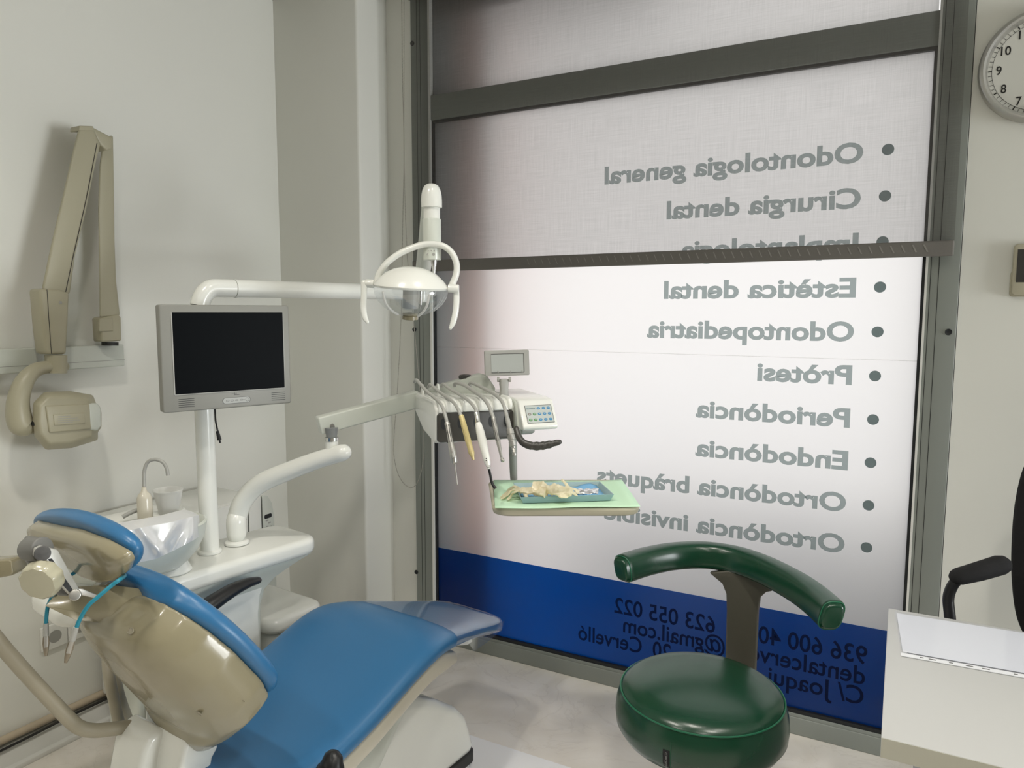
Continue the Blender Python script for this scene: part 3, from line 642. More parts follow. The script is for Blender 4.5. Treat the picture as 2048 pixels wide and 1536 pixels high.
# --- bib cord with two clips hanging off the headrest
bc = thing('bib_cord', CF.hit(150, 1180, .1), 'turquoise bib cord with two metal clips hung around the headrest post', 'bib holder')
cq = [(92, 1250, -.125), (93, 1232, -.125), (96, 1212, -.125), (104, 1194, -.118), (113, 1180, -.14), (150, 1142, -.16), (200, 1138, -.05), (234, 1148, .09), (244, 1154, .128), (241, 1158, .135), (222, 1172, .135), (196, 1194, .128), (176, 1212, .12), (160, 1238, .11), (152, 1258, .105)]
dpt = lambda p: (p-CAMP).dot(_fw)
dH = dpt(CF.hit(160, 1110, 0))
cp_ = [CF.hit(*q) for q in cq[:4]] + [AD(112, 1182, dH+.06), AD(150, 1145, dH+.14), AD(200, 1142, dH+.15), AD(240, 1146, dH+.10), AD(249, 1151, dH+.01)] + [CF.hit(*q) for q in cq[9:]]
build('cord', tube(cp_, .0038, 10, 8), 'teal', bc)
def clip(a, b):
    a = V(a); b = V(b); d = (b-a).normalized(); x, y, _ = axes(d); L = (b-a).length; w = (CAMP-a).normalized(); s = d.cross(w).normalized()
    c = build('clip', loft([sup(a+d*L*t, s, w, hw, .0030, 3, 14) for t, hw in ((.30, .0042), (.42, .0056), (.60, .0062), (.85, .0045), (1.0, .0025))]), 'agedmetal', bc)
    build('clip_sleeve', tube([a-d*.004, a+d*L*.34], [.0050, .0056], 12, 0), 'ghose', c)
    build('clip_lever', loft([sup(a+d*L*t+w*(.002+.006*t), s, w, .0036, .0008, 3, 12) for t in (.32, .5, .72)]), 'steel', c)
clip(CF.hit(92, 1250, -.125), CF.hit(92, 1312, -.125)); clip(CF.hit(151, 1258, .105), CF.hit(131, 1326, .09))
# --- swinging assistant arm: bent tube with a holder block
aa = thing('assistant_arm', AD(300, 1450, 1.62), 'beige bent tube arm with holder block at the left edge, beside the chair back', 'tube arm')
build('tube', tube([AD(-70, 1195, 1.50), AD(-20, 1262, 1.52), AD(30, 1322, 1.54), AD(90, 1388, 1.56), AD(140, 1440, 1.58), AD(162, 1456, 1.585), AD(190, 1461, 1.60), AD(225, 1458, 1.62), AD(245, 1455, 1.64), AD(268, 1452, 1.655)], .0150, 18, 8), 'hose', aa)
hb_ = AD(-30, 1140, 1.50)
build('holder_block', prism([AD(x, y, 1.50) for x, y in ((-90, 1128), (18, 1120), (23, 1124), (25, 1148), (20, 1152), (-90, 1172))], _fw*.05), 'cream', aa, bev=0.005)
build('holder_stem', cyl(AD(-62, 1160, 1.51), AD(-62, 1206, 1.505), .014), 'hose', aa)
# ================================================================== dental unit
UF = Frame(-1.748, 1.392, .163, .987)
un = thing('dental_unit', UF(0, 0, 0), 'white floor standing dental unit with glossy counter between chair and left wall', 'dental unit')
TZ = .75
q = rrect(-.105, .125, -.44, .300, .055, 6)
build('counter', prism([UF(u, v, TZ-.052) for u, v in q], (0, 0, .052)), 'white', un, bev=0.018, seg=5)
# cabinet below, its end flaring out under the counter
cs = []
for z, v1, u1 in ((.27, .06, .06), (.285, .095, .08), (.31, .105, .085), (.45, .105, .085), (.58, .108, .087), (.625, .122, .090), (.655, .155, .098), (.680, .215, .106), (.70, .280, .112)):
    cs.append([UF(u, v, z) for u, v in rrect(-.10, u1, -.26 if z > .3 else -.23, v1, .012, 3)])
build('cabinet', loft(cs), 'greenwhite', un, bev=0.003)
build('stand', prism([UF(u, v, 0) for u, v in rrect(-.06, .05, -.10, .06, .02)], (0, 0, .29)), 'white', un)
build('side_panel', prism([UF(.0865, v, z) for v, z in ((-.245, .32), (.092, .32), (.092, .56), (.10, .615), (.115, .650), (.14, .672), (-.245, .672))], UF.r*.006), 'white', un, bev=0.003)
def flange(p, r=.033): return lathe([(r-.008, 0), (r, .001), (r, .007), (r-.004, .011), (r-.009, .012)], p, (0, 0, 1), 32)
build('pole_flange', flange(UF(0, 0, TZ)), 'white', un)
PB = UF(0, 0, TZ)
# pole (carries monitor and lamp)
ZA = 1.515
pt = V((PB.x, PB.y, ZA)); LE = AD(842, 588, 2.62); LE.z = ZA+.002
dh = (LE-pt).normalized()
build('pole', tube([PB, PB+V((0, 0, .4)), V((PB.x, PB.y, ZA-.085)), V((PB.x, PB.y, ZA-.050)), V((PB.x, PB.y, ZA-.020))+dh*.012, pt+dh*.034-V((0, 0, .002)), pt+dh*.07, pt+dh*.10], .0262, 22, 8), 'white', un)
# ---- operating lamp on its jointed arm
ol = thing('operating_lamp', LE, 'white operating lamp with clear reflector shield on a jointed arm above the chair', 'lamp')
build('lower_arm', tube([pt+dh*.1015, pt+dh*.5, LE+dh*.02], [.0262, .0258, .0255], 22, 0), 'white', ol)
build('arm_collar', tube([pt+dh*.102, pt+dh*.109], .0272, 22, 0), 'white', ol)
EB = AD(863, 396, 2.04)
LE2 = LE + V((0, 0, -.005))
build('arm_knuckle', tube([LE-V((0, 0, .035)), LE+V((0, 0, .035))], .030, 22, 0), 'white', ol, bev=0.004)
build('upper_arm', tube([LE+V((0, 0, .03)), LE.lerp(EB, .08)+V((0, 0, .025)), LE.lerp(EB, .5), EB], [.022, .026, .026, .026], 22, 6), 'greenwhite', ol)
lx, ly = EB.x, EB.y
def zat(y): return HC - (y-619)/FPX*2.04
build('elbow_cap', lathe([(.0001, zat(365)), (.012, zat(366)), (.020, zat(370)), (.026, zat(379)), (.0285, zat(388)), (.0295, zat(400)), (.0295, zat(412)), (.025, zat(413))], (lx, ly, 0), (0, 0, 1), 36), 'white', ol)
build('stem', lathe([(.0235, zat(436)), (.0235, zat(408))], (lx, ly, 0), (0, 0, 1), 32), 'white', ol)
sb = build('switch_housing', lathe([(.012, zat(517)), (.0255, zat(516)), (.0262, zat(512)), (.0262, zat(436)), (.0250, zat(434.5)), (.010, zat(434))], (lx, ly, 0), (0, 0, 1), 36), 'greenwhite', ol)
# camera-facing side of the housing carries small marks
qd = V((-lx, -ly, 0)).normalized(); qs = V((0, 0, 1)).cross(qd)
mk = []
for dx, y, r in ((-.012, 506, .0030), (.004, 506, .0042), (-.010, 499, .0014), (-.002, 499, .0018), (.006, 499, .0022)):
    c = V((lx, ly, zat(y)))+qd*(math.sqrt(.0262**2-dx*dx)+.0004)+qs*dx; mk.append(lathe([(r*.55, 0), (r, 0), (r, .0004), (r*.55, .0004)], c, qd, 14))
build('switch_mark', join(*mk), 'greyp', sb, smooth=False)
build('socket_pin', lathe([(.0035, zat(548)), (.006, zat(530)), (.0085, zat(520)), (.0085, zat(516))], (lx+.006, ly, 0), (0, 0, 1), 18), 'chrome', ol)
DL = 2.02
hc = AD(822, 572, DL)
ex = (AD(905, 576, DL-.005)-AD(737, 566, DL+.005)).normalized()      # along the handles
vd = (CAMP-hc).normalized(); ez = (V((0, 0, 1))*1.0 + vd*0.10); ez = (ez-ex*ez.dot(ex)).normalized(); ey = ex.cross(ez)
def bowl(prof, n=48, kx=1.0, ky=.82):
    return [[hc + ez*h + ex*(r*kx*math.cos(2*math.pi*k/n)) + ey*(r*ky*math.sin(2*math.pi*k/n)) for k in range(n)] for r, h in prof]
build('reflector', loft(bowl([(.1005, -.006), (.1035, .000), (.100, .006), (.088, .020), (.070, .035), (.048, .046), (.024, .052), (.0005, .054)])), 'white', ol)
sh = build('clear_shield', loft(bowl([(.1015, -.004), (.104, -.012), (.101, -.026), (.090, -.046), (.068, -.066), (.042, -.078), (.018, -.083)]), cap=False), 'clear', ol)
rb = []
for k in range(14):
    a0 = math.radians(-80+k*9); rb.append(tube([hc+ez*h+ex*(r*math.cos(a0))-ey*(r*.82*math.sin(a0)*1.0) for r, h in ((.101, -.026), (.090, -.046), (.068, -.066))], .0011, 6, 2))
build('shield_rib', rb[2], 'clear', sh)
for g in rb[4:14:2]: build('shield_rib', g, 'clear', sh)
for s in (-1, 1):
    build('shield_band', tube([hc+ez*h+ex*(s*r*.62)-ey*(r*.66*-1) for r, h in ((.102, -.014), (.092, -.044), (.070, -.066), (.045, -.079))], .0035, 8, 4), 'milk', sh)
build('bulb_cover', lathe([(.022, -.062), (.022, .004), (.016, .010)], hc+ey*.0, ez, 28), 'greyp', ol)
build('bulb_clip', tube([hc+ex*.028+ez*.004, hc+ex*.028-ez*.050], .004, 10, 0), 'chrome', ol)
build('shield_knob', lathe([(.020, -.094), (.0225, -.093), (.0225, -.084), (.020, -.083), (.0215, -.081), (.0215, -.076), (.010, -.074)], hc, ez, 32), 'cream', ol)
for s in (-1, 1):
    e0 = hc+ex*(.104*s); e1 = hc+ex*(.134*s if s > 0 else .128*s)
    build('pivot', tube([e0, e1], .0118, 20, 0), 'white', ol, bev=0.002)
    hp = [(728, 566), (728, 590), (727, 615), (730, 635), (735, 644)] if s < 0 else [(912, 575), (913, 600), (911, 625), (906, 645), (901, 656)]
    build('handle', tube([AD(x, y, DL) for x, y in hp], [.0085, .0085, .0085, .008, .005], 14, 6, up=vd, flat=.7, round_ends=True), 'white', ol)
yk = [(752, 572), (758, 548), (775, 525), (803, 505), (838, 491), (862, 488), (886, 492), (903, 505), (913, 527), (912, 550), (903, 572)]
build('yoke', tube([AD(x, y, DL+.012) for x, y in yk], .0090, 14, 6, up=vd, flat=1.5), 'white', ol)
# ---- flat monitor on the pole
mo = thing('monitor', AD(452, 720, 2.03), 'flat monitor with silver frame and black screen mounted on the white pole', 'monitor')
mTL = V(AD(317, 612, 1.87)); mTR = V(AD(577, 608, 2.088))
zt, zb_ = 1.4665, 1.1835
mx = V((mTR.x-mTL.x, mTR.y-mTL.y, 0)); MW = mx.length; mx.normalize(); mn = V((mx.y, -mx.x, 0))      # mn faces the room
def mp(a, z, d=0.0): return V((mTL.x, mTL.y, 0))+mx*a+V((0, 0, z))+mn*d
build('frame', prism([mp(x, z, -.035) for x, z in rrect(0, MW, zb_, zt, .006)], mn*.035), 'silver', mo, bev=0.003)
build('back_cover', prism([mp(x, z, -.062) for x, z in rrect(.05, MW-.05, zb_+.05, zt-.04, .02)], mn*.03), 'silver', mo, bev=0.006)
sl, sr_ = .031, MW-.019; s0, s1 = zb_+.047, zt-.020
build('screen', prism([mp(x, z, -.001) for x, z in ((sl, s0), (sr_, s0), (sr_, s1), (sl, s1))], mn*.0016), 'screen', mo)
build('screen_lip', join(*[prism([mp(x, z, .0001) for x, z in r], mn*.0013) for r in (((sl-.002, s0-.002), (sr_+.002, s0-.002), (sr_+.002, s0), (sl-.002, s0)), ((sl-.003, s0), (sl, s0), (sl, s1), (sl-.003, s1)), ((sr_, s0), (sr_+.002, s0), (sr_+.002, s1), (sr_, s1)))]), 'greyp', mo)
for a0 in (.038, MW-.058):
    for k in range(5): build('speaker_slot', prism([mp(a0+x, zb_+.012+k*.0052+z, .0001) for x, z in ((0, 0), (.040, 0), (.040, .0012), (0, .0012))], mn*.0004), 'gasket', mo, smooth=False)
def ringstrip(cx, cz, w, h, t, d=.0002):
    a = rrect(cx-w/2, cx+w/2, cz-h/2, cz+h/2, h/2-.0001, 8); b = rrect(cx-w/2+t, cx+w/2-t, cz-h/2+t, cz+h/2-t, h/2-t-.0001, 8); n = len(a)
    return [mp(x, z, d) for x, z in a]+[mp(x, z, d) for x, z in b], [(i, (i+1) % n, n+(i+1) % n, n+i) for i in range(n)]
bc_ = MW*.548
kp = build('control_strip', prism([mp(x, z, .0001) for x, z in rrect(bc_-.037, bc_+.037, zb_+.0125, zb_+.0285, .0079, 6)], mn*.0006), mat('control_strip_grey', (0.37, 0.38, 0.36), .4), mo)
build('strip_outline', ringstrip(bc_, zb_+.0205, .076, .017, .0008, .0008), 'darkgrey', kp, smooth=False)
for k in range(4): build('button', ringstrip(bc_-.025+.0125*k, zb_+.0205, .0085, .0042, .0006, .0010), 'darkgrey', kp, smooth=False)
build('power_button', ringstrip(bc_+.029, zb_+.0205, .0105, .0104, .0008, .0010), 'darkgrey', kp, smooth=False)
build('indicator_light', prism([mp(bc_+.0195+x, zb_+.0205+z, .0008) for x, z in rrect(-.0012, .0012, -.0012, .0012, .0008)], mn*.0003), 'gasket', kp, smooth=False)
lg = [([mp(bc_-.013+x0, zb_+.0355+z0, .0003), mp(bc_-.013+x1, zb_+.0355+z0, .0003), mp(bc_-.013+x1, zb_+.0355+z1, .0003), mp(bc_-.013+x0, zb_+.0355+z1, .0003)], [(0, 1, 2, 3)]) for x0, x1, z0, z1 in ((0, .0012, .002, .004), (.003, .0042, .0018, .0045), (.006, .0085, .0018, .006), (.010, .0135, .0030, .0048), (.006, .021, -.0006, .0010))]
build('maker_mark', join(*lg), 'darkgrey', mo, smooth=False)
build('pole_mount', prism([mp(x, z, -.085) for x, z in rrect(MW*.29, MW*.29+.10, 1.26, 1.36, .01)], mn*.03), 'greyp', mo, bev=0.003)
dl = 2.12
build('power_lead', tube([AD(430, 806, 2.09), AD(430, 824, 2.09), AD(431, 840, dl), AD(434, 856, dl), AD(436, 866, dl)], .0026, 10, 8), 'black', mo)
build('lead_plug', join(tube([AD(434.5, 862, dl), AD(439, 880, dl)], [.0045, .0062], 12, 0), tube([AD(439, 879, dl), AD(440.5, 886, dl)], .0028, 10, 0)), 'black', mo)
# ---- delivery arm: curved post, joint, straight arm
da = thing('delivery_arm', UF(0, .10, TZ), 'white jointed delivery arm rising from the counter to the instrument console', 'support arm')
AP = AZ(474, 1088, TZ); AE = AD(686, 905, 2.12)
build('post_flange', flange(V((AP.x, AP.y, TZ+.0012)), .035), 'white', da)
am = [V((AP.x, AP.y, TZ+.031)), V((AP.x, AP.y, TZ+.07)), AD(475, 1032, 2.195), AD(484, 1006, 2.19), AD(503, 981, 2.185), AD(532, 961, 2.175), AD(575, 943, 2.16), AD(630, 922, 2.14), AE]
build('curved_post', tube(am, [.0285, .0285, .0285, .0285, .0285, .0285, .0275, .026, .025], 22, 8, round_ends=True), 'white', da)
J = AD(664, 905, 2.135)
def zj(y): return HC-(y-621)/FPX*2.135
build('joint_sleeve', lathe([(.0185, zj(912)), (.0185, zj(877))], (J.x, J.y, 0), (0, 0, 1), 28), 'white', da)
build('joint_ring', lathe([(.016, zj(879)), (.0200, zj(878)), (.0200, zj(871)), (.016, zj(870))], (J.x, J.y, 0), (0, 0, 1), 28), 'chrome', da)
build('joint_neck', lathe([(.015, zj(872)), (.017, zj(862)), (.019, zj(852))], (J.x, J.y, 0), (0, 0, 1), 28), mat('joint_grey', (.22, .23, .23), .4), da)
A0 = AD(640, 850, 2.14); A1 = AD(840, 796, 2.26); A2 = AD(985, 760, 2.28)
ad = (A1-A0).normalized(); sd = ad.cross(V((0, 0, 1))).normalized(); ud = sd.cross(ad)
build('arm_beam', loft([[A0-ad*.005+sd*(s*.024)+ud*(t*h) for s, t in ((-1, -1), (1, -1), (1, 1), (-1, 1))] for A0, h in ((A0, .026), (A1, .026))]), 'greenwhite', da, bev=0.005)
build('pivot_cap', join(lathe([(.0001, .0035), (.006, .0035), (.0075, .002), (.0075, 0)], A0+ad*.030+sd*.0235-ud*.008, sd, 20)), 'chrome', da)
# ---- white appliance behind the counter, against the wall
ap = thing('low_cabinet', V((-2.26, 1.75, 0)), 'low white panelled cabinet with small display standing against the left wall behind the unit', 'cabinet')
XC = -2.13
pt1 = AX(430, 1015, XC); pt2 = AX(540, 984, XC); ye = AX(551, 1058, XC).y; zc_ = AX(520, 990, XC).z
Y0 = 1.465
pr = [(Y0, .10), (ye+.004, .10), (ye, zc_-.12), (ye-.012, zc_-.05), (ye-.035, zc_-.012), (ye-.07, zc_), (Y0, zc_)]
build('body', prism([V((XC-.006, y, z)) for y, z in pr], (-.30, 0, 0)), 'white', ap, bev=0.012)
build('plinth', bx(XC-.23, XC-.03, Y0+.12, ye-.03, 0, .10), 'greyp', ap)
ys = [AX(x, y, XC).y for x, y in ((400, 1070), (434, 1070), (498, 1055), (524, 1022))]
ys = [y for y in ys if y > Y0+.03]; ys = [Y0+.002]+ys
build('shadow_gap', bx(XC-.0075, XC-.0045, ys[0]+.004, ys[-1]+.0028, .13, zc_-.010), 'gasket', ap)
for a, b in zip(ys, ys[1:]): build('front_panel', bx(XC-.008, XC, a+.003, b-.003, .12, zc_-.006), 'white', ap, bev=0.002)
build('control_end', prism([V((XC-.006, y, z)) for y, z in ((ys[-1]+.003, .12), (ye-.002, .12), (ye-.004, zc_-.10), (ye-.20*(ye-ys[-1]), zc_-.045), (ye-.50*(ye-ys[-1]), zc_-.014), (ye-.75*(ye-ys[-1]), zc_-.007), (ys[-1]+.003, zc_-.006))], (.006, 0, 0)), 'greenwhite', ap, bev=0.002)
dp = AX(536, 1032, XC)
build('display', prism([V((XC+.0004, dp.y+a, dp.z+b)) for a, b in rrect(-.018, .018, -.008, .008, .006)], (.001, 0, 0)), 'gasket', ap)
pm = []
for x, y, w in ((534, 1041, .012), (539, 1045, .012), (534, 1053, .005), (542, 1052, .005)):
    p = AX(x, y, XC); pm.append(box((XC+.0006, p.y, p.z), (.0006, w, .005)))
build('panel_marks', join(*pm), 'greyp', ap, smooth=False)
# ---- low white rounded stand in the corner behind the chair
bn = AX(540, 1203, -1.92); wz = .50
cA = AZ(595, 1189, wz)
ws = thing('side_stand', V((cA.x, cA.y-.12, 0)), 'low white rounded stand in the corner behind the blue seat', 'stand')
sf = Frame(cA.x, cA.y, .10, .995)
build('top', prism([sf(u, v, wz-.05) for u, v in rrect(-.20, .12, -.20, .02, .05)], (0, 0, .05)), 'white', ws, bev=0.02, seg=4)
build('body', prism([sf(u, v, 0) for u, v in rrect(-.18, .10, -.18, .0, .04)], (0, 0, wz-.05)), 'white', ws, bev=0.01)
# ---- spittoon on the counter
UC = UF.loc(AZ(343, 1143, TZ)); BZ = .885
bc0 = UF(UC.x-.005, UC.y-.03, 0)
sp = thing('spittoon_bowl', UF(UC.x, UC.y, TZ), 'white oval spittoon bowl on a round foot on the dental unit counter', 'spittoon')
build('foot', lathe([(.050, TZ+.001), (.052, TZ+.004), (.044, TZ+.020), (.040, TZ+.030)], (UF(UC.x, UC.y, 0).x, UF(UC.x, UC.y, 0).y, 0), (0, 0, 1), 36), 'white', sp)
def oval(u, v, z, ru, rv, e=2.4, n=40): return sup(UF(u, v, z), UF.r, UF.a, ru, rv, e, n)
u0, v0 = UC.x-.015, UC.y-.100
out = [oval(u0+.01, v0+.05, TZ+.018, .055, .07), oval(u0, v0+.01, TZ+.034, .092, .135), oval(u0, v0, TZ+.060, .112, .170), oval(u0, v0, TZ+.095, .125, .188), oval(u0, v0, BZ, .132, .196), oval(u0, v0, BZ+.004, .127, .190), oval(u0, v0, BZ-.012, .108, .170), oval(u0, v0, BZ-.06, .08, .15), oval(u0, v0, BZ-.085, .03, .05)]
build('bowl', loft(out), 'greenwhite', sp)
# back shelf of the bowl that carries filler and cup
build('rim_shelf', prism([UF(u, v, BZ-.002) for u, v in rrect(u0-.145, u0-.02, v0-.19, v0+.185, .05)], (0, 0, .016)), 'white', sp, bev=0.006)
FP = AD(291, 1040, 2.02)
fz = BZ+.014; fb = AZ(291, 1041, fz)
def zf(y, D=None):
    D = D or (fb-CAMP).dot(_fw); return HC-(y-622)/FPX*D*1.0
fl_ = build('cup_filler', lathe([(.021, fz), (.0215, fz+.003), (.019, fz+.005), (.0185, fz+.060), (.015, fz+.070), (.008, fz+.078), (.0048, fz+.090)], (fb.x, fb.y, 0), (0, 0, 1), 28), 'seatcream', sp)
Df = (fb-CAMP).dot(_fw)
build('filler_spout', tube([AD(289, 985, Df), AD(288, 960, Df), AD(289, 940, Df), AD(296, 924, Df), AD(310, 919, Df), AD(325, 924, Df), AD(333, 936, Df), AD(336, 951, Df)], .0046, 12, 8), 'greyp', fl_)
build('rinse_pipe', tube([AD(280, 1018, Df), AD(262, 1025, Df-.01), AD(245, 1034, Df-.02)], .0058, 12, 4), 'greyp', sp)
# plastic film hung over the front of the bowl
top_e = [(228, 1063), (262, 1060), (300, 1052), (345, 1044), (385, 1033), (398, 1030)]
bot_e = [(236, 1128), (268, 1127), (312, 1118), (350, 1100), (388, 1080), (402, 1070)]
rows = []
for k in range(25):
    t = k/24; row = []
    for i in range(91):
        s = i/90; f = s*5; a = min(int(f), 4); w = f-a
        x = (top_e[a][0]*(1-w)+top_e[a+1][0]*w)*(1-t)+(bot_e[a][0]*(1-w)+bot_e[a+1][0]*w)*t
        y = (top_e[a][1]*(1-w)+top_e[a+1][1]*w)*(1-t)+(bot_e[a][1]*(1-w)+bot_e[a+1][1]*w)*t
        uu = u0+.160*(1-.55*max(0, (s-.62)/.38)**2.2-.03*max(0, (.25-s)/.25)**2)+.006*math.sin(t*3)
        fold = .012*math.exp(-((s-.30-.18*t)/.05)**2)-.010*math.exp(-((s-.52-.25*(1-t))/.09)**2)+.006*math.sin(s*21+t*5)*t
        row.append(UF.hit(x, y, uu+fold))
    rows.append(row)
rows.insert(0, [p-UF.r*.03+V((0, 0, .003)) for p in rows[0]]); rows.insert(0, [p-UF.r*.04 for p in rows[0]])
n = 91
pf = build('plastic_sheet', ([p for r in rows for p in r], [(i*n+j, i*n+j+1, (i+1)*n+j+1, (i+1)*n+j) for i in range(len(rows)-1) for j in range(n-1)]), 'sheet', None)
tag(pf, 'creased white plastic sheet draped over the front of the spittoon bowl', 'plastic sheet')
# rolled edge of film on the shelf
tag(build('film_roll', tube([AD(262, 1051, Df-.02), AD(300, 1046, Df-.015), AD(345, 1036, Df), AD(386, 1030, Df+.01)], [.0075, .0085, .007, .004], 12, 6), 'sheet'), 'rolled edge of plastic film lying along the spittoon rim in front of the cup', 'plastic roll')
# cup
cb_ = AZ(338, 1027, BZ+.014); Dc = (cb_-CAMP).dot(_fw); k = Dc/FPX
hC = 49*k/math.cos(PIT)
tag(build('plastic_cup', lathe([(.0001, .001), (17.5*k, .001), (18.2*k, .004)] + [(18.2*k+(8.5*k)*t+(.0005 if i % 2 else 0), .004+(hC-.008)*t) for i, t in enumerate(np.linspace(.06, .94, 16))] + [(27.6*k, hC-.003), (28.2*k, hC-.001), (27.4*k, hC), (26.3*k, hC-.003), (17*k, .006), (.0001, .005)], cb_, (0, 0, 1), 40), 'milk'), 'translucent white plastic cup standing on the spittoon beside the cup filler', 'cup')
# ---- suction hoses hanging behind the chair back
for nm, P, lab in (('suction_hose', [(214, 1300, 1.78), (217, 1345, 1.73), (230, 1410, 1.72), (244, 1470, 1.75), (258, 1530, 1.80), (270, 1600, 1.88), (280, 1650, 1.94)], 'thicker beige suction hose hanging behind the chair back, left of the other'),
                   ('suction_hose', [(226, 1318, 1.79), (236, 1380, 1.77), (252, 1430, 1.80), (272, 1480, 1.85), (290, 1520, 1.90), (304, 1580, 1.96), (312, 1630, 2.0)], 'beige suction hose running right of its twin to the corrugated tube')):
    tag(build(nm, tube([AD(*p) for p in P], .0125, 14, 8), 'hose'), lab, 'hose', 'suction hoses')
cor = catmull([AD(282, 1500, 1.78), AD(294, 1484, 1.79), AD(304, 1470, 1.81), AD(316, 1458, 1.84)], 14)
tag(build('corrugated_hose', tube(cor, [.0135 if i % 3 else .0105 for i in range(len(cor))], 14, 0), 'milk'), 'white corrugated hose end beside the chair post', 'hose')
# ================================================================== instrument console on the delivery arm
K0 = AZ(870, 806, 1.200)
KL = V((.667, .745, 0)).normalized(); KD = V((-.745, .667, 0)).normalized(); KZ = V((0, 0, 1))
def kp_(l, d, z): return V((K0.x, K0.y, 0)) + KL*l + KD*d + KZ*z
cn = thing('instrument_console', kp_(.12, .13, 1.09), 'white instrument console with black holder strip, keypad and five hanging handpieces', 'instrument console')
def kprof(l, pr): return [kp_(l, d, z) for d, z in pr]
LB = .232
PRb = [(-.004, 1.182), (.012, 1.198), (.03, 1.203), (.25, 1.203), (.272, 1.190), (.276, 1.150), (.15, 1.100), (.02, 1.084), (.0, 1.092)]
build('body', prism(kprof(0, PRb), KL*LB), 'white', cn, bev=0.008, seg=4)
# black holder strip let into the front
build('holder_strip', prism([kp_(l, -.0065, z) for l, z in rrect(.004, LB-.004, 1.090, 1.172, .010)], KD*.02), 'darkgrey', cn, bev=0.003)
# saddles between the hose channels
SL = [.022, .070, .116, .160, .205]
edges = [.002]+[(a+b)/2 for a, b in zip(SL, SL[1:])]+[LB-.002]
sd_ = [(-.009, 1.172), (-.009, 1.190), (.0, 1.204), (.02, 1.209), (.15, 1.206), (.15, 1.19), (.0, 1.172)]
for a, b in zip([0]+SL, SL+[LB]):
    if b-a > .02: build('saddle', prism(kprof(a+.007, sd_), KL*(b-a-.014)), 'white', cn, bev=0.005, seg=3)
for l in SL:
    build('channel_hollow', lathe([(.008, -.0005), (.0075, .006), (.004, .010), (.0001, .011)], kp_(l, -.0065, 1.142), KD, 20, sx=1.0, sy=2.0, X=KL), 'gasket', cn)
    build('hose_post', prism([kp_(l-.012, .20+d, z) for d, z in ((0, 1.20), (0, 1.222), (.006, 1.232), (.016, 1.232), (.02, 1.222), (.02, 1.20))], KL*.006), 'white', cn, bev=0.0015)
# control head
CH = [(.02, 1.203), (-.012, 1.200), (-.020, 1.196), (-.062, 1.130), (-.060, 1.122), (-.050, 1.118), (.10, 1.122), (.24, 1.165), (.262, 1.195), (.24, 1.204)]
build('control_head', prism(kprof(LB+.004, CH), KL*.106), 'white', cn, bev=0.006, seg=4)
build('end_cheek', prism(kprof(LB-.001, [(.01, 1.201), (-.008, 1.194), (-.022, 1.150), (-.034, 1.090), (-.02, 1.084), (.15, 1.10), (.25, 1.16), (.25, 1.200)]), KL*.010), 'greenwhite', cn, bev=0.003)
fd = V(kp_(0, -.062, 1.130)-kp_(0, -.020, 1.196)).normalized(); fn = KL.cross(fd).normalized()
if fn.dot(CAMP-K0) < 0: fn = -fn
def kf(l, t, o=0.0): return kp_(LB+.004+l, -.020, 1.196)+fd*t+fn*o
kpd = build('keypad', prism([kf(.016, .014, .0004), kf(.096, .014, .0004), kf(.096, .068, .0004), kf(.016, .068, .0004)], fn*.0008), 'keypad', cn)
def strip4(l0, l1, t0, t1, w): return [prism([kf(*p, .0011) for p in r], fn*.0005) for r in (((l0, t0), (l1, t0), (l1, t0+w), (l0, t0+w)), ((l0, t1-w), (l1, t1-w), (l1, t1), (l0, t1)), ((l0, t0), (l0+w, t0), (l0+w, t1), (l0, t1)), ((l1-w, t0), (l1, t0), (l1, t1), (l1-w, t1)))]
build('keypad_border', join(*strip4(.0155, .0965, .0135, .0685, .0010)), 'darkgrey', kpd, smooth=False)
for r, t in enumerate((.0235, .041, .0585)):
    for c in range(5):
        if r == 0 and c < 2: continue
        l = .0255+.0152*c; m = ('keygrey' if c == 0 and r == 1 else 'keygreen') if c < 2 else 'keyblue'
        ky_ = build('key', lathe([(.0052, 0), (.0052, .0008), (.0001, .0012)], kf(l, t, .0012), fn, 20, sx=1.0, sy=.72, X=KL), m, kpd)
        build('key_mark', prism([kf(l+x, t+y, .0024) for x, y in ((-.0022, -.0008), (.0022, -.0008), (.0022, .0008), (-.0022, .0008))], fn*.0002), 'keypad', ky_, smooth=False)
build('maker_name', text_geo('eGoldeon', lambda tx, ty: kf(.0195+.026*tx, .0258-ty, .0014), 0, 1, .0052, .01), 'tealink', kpd, smooth=False)
build('under_box', prism([kp_(LB+.016, d, z) for d, z in ((-.02, 1.119), (-.02, 1.106), (.0, 1.098), (.08, 1.098), (.10, 1.124))], KL*.040), 'greyp', cn, bev=0.004)
# hooked black grip
gd = [AD(1033, 858, 1.86), AD(1037, 872, 1.85), AD(1045, 884, 1.845), AD(1060, 891, 1.84), AD(1080, 892, 1.84), AD(1098, 889, 1.84), AD(1119, 884, 1.84)]
gp = catmull(gd, 12); rr = lerps([.0075, .0085, .0095, .0105, .0108, .0098, .0066], len(gp)); rr = [r*(1+(.07*math.sin(i*.75) if i > 36 else 0)) for i, r in enumerate(rr)]
build('grip_handle', tube(gp, rr, 16, 0, round_ends=True), 'darkgrey', cn)
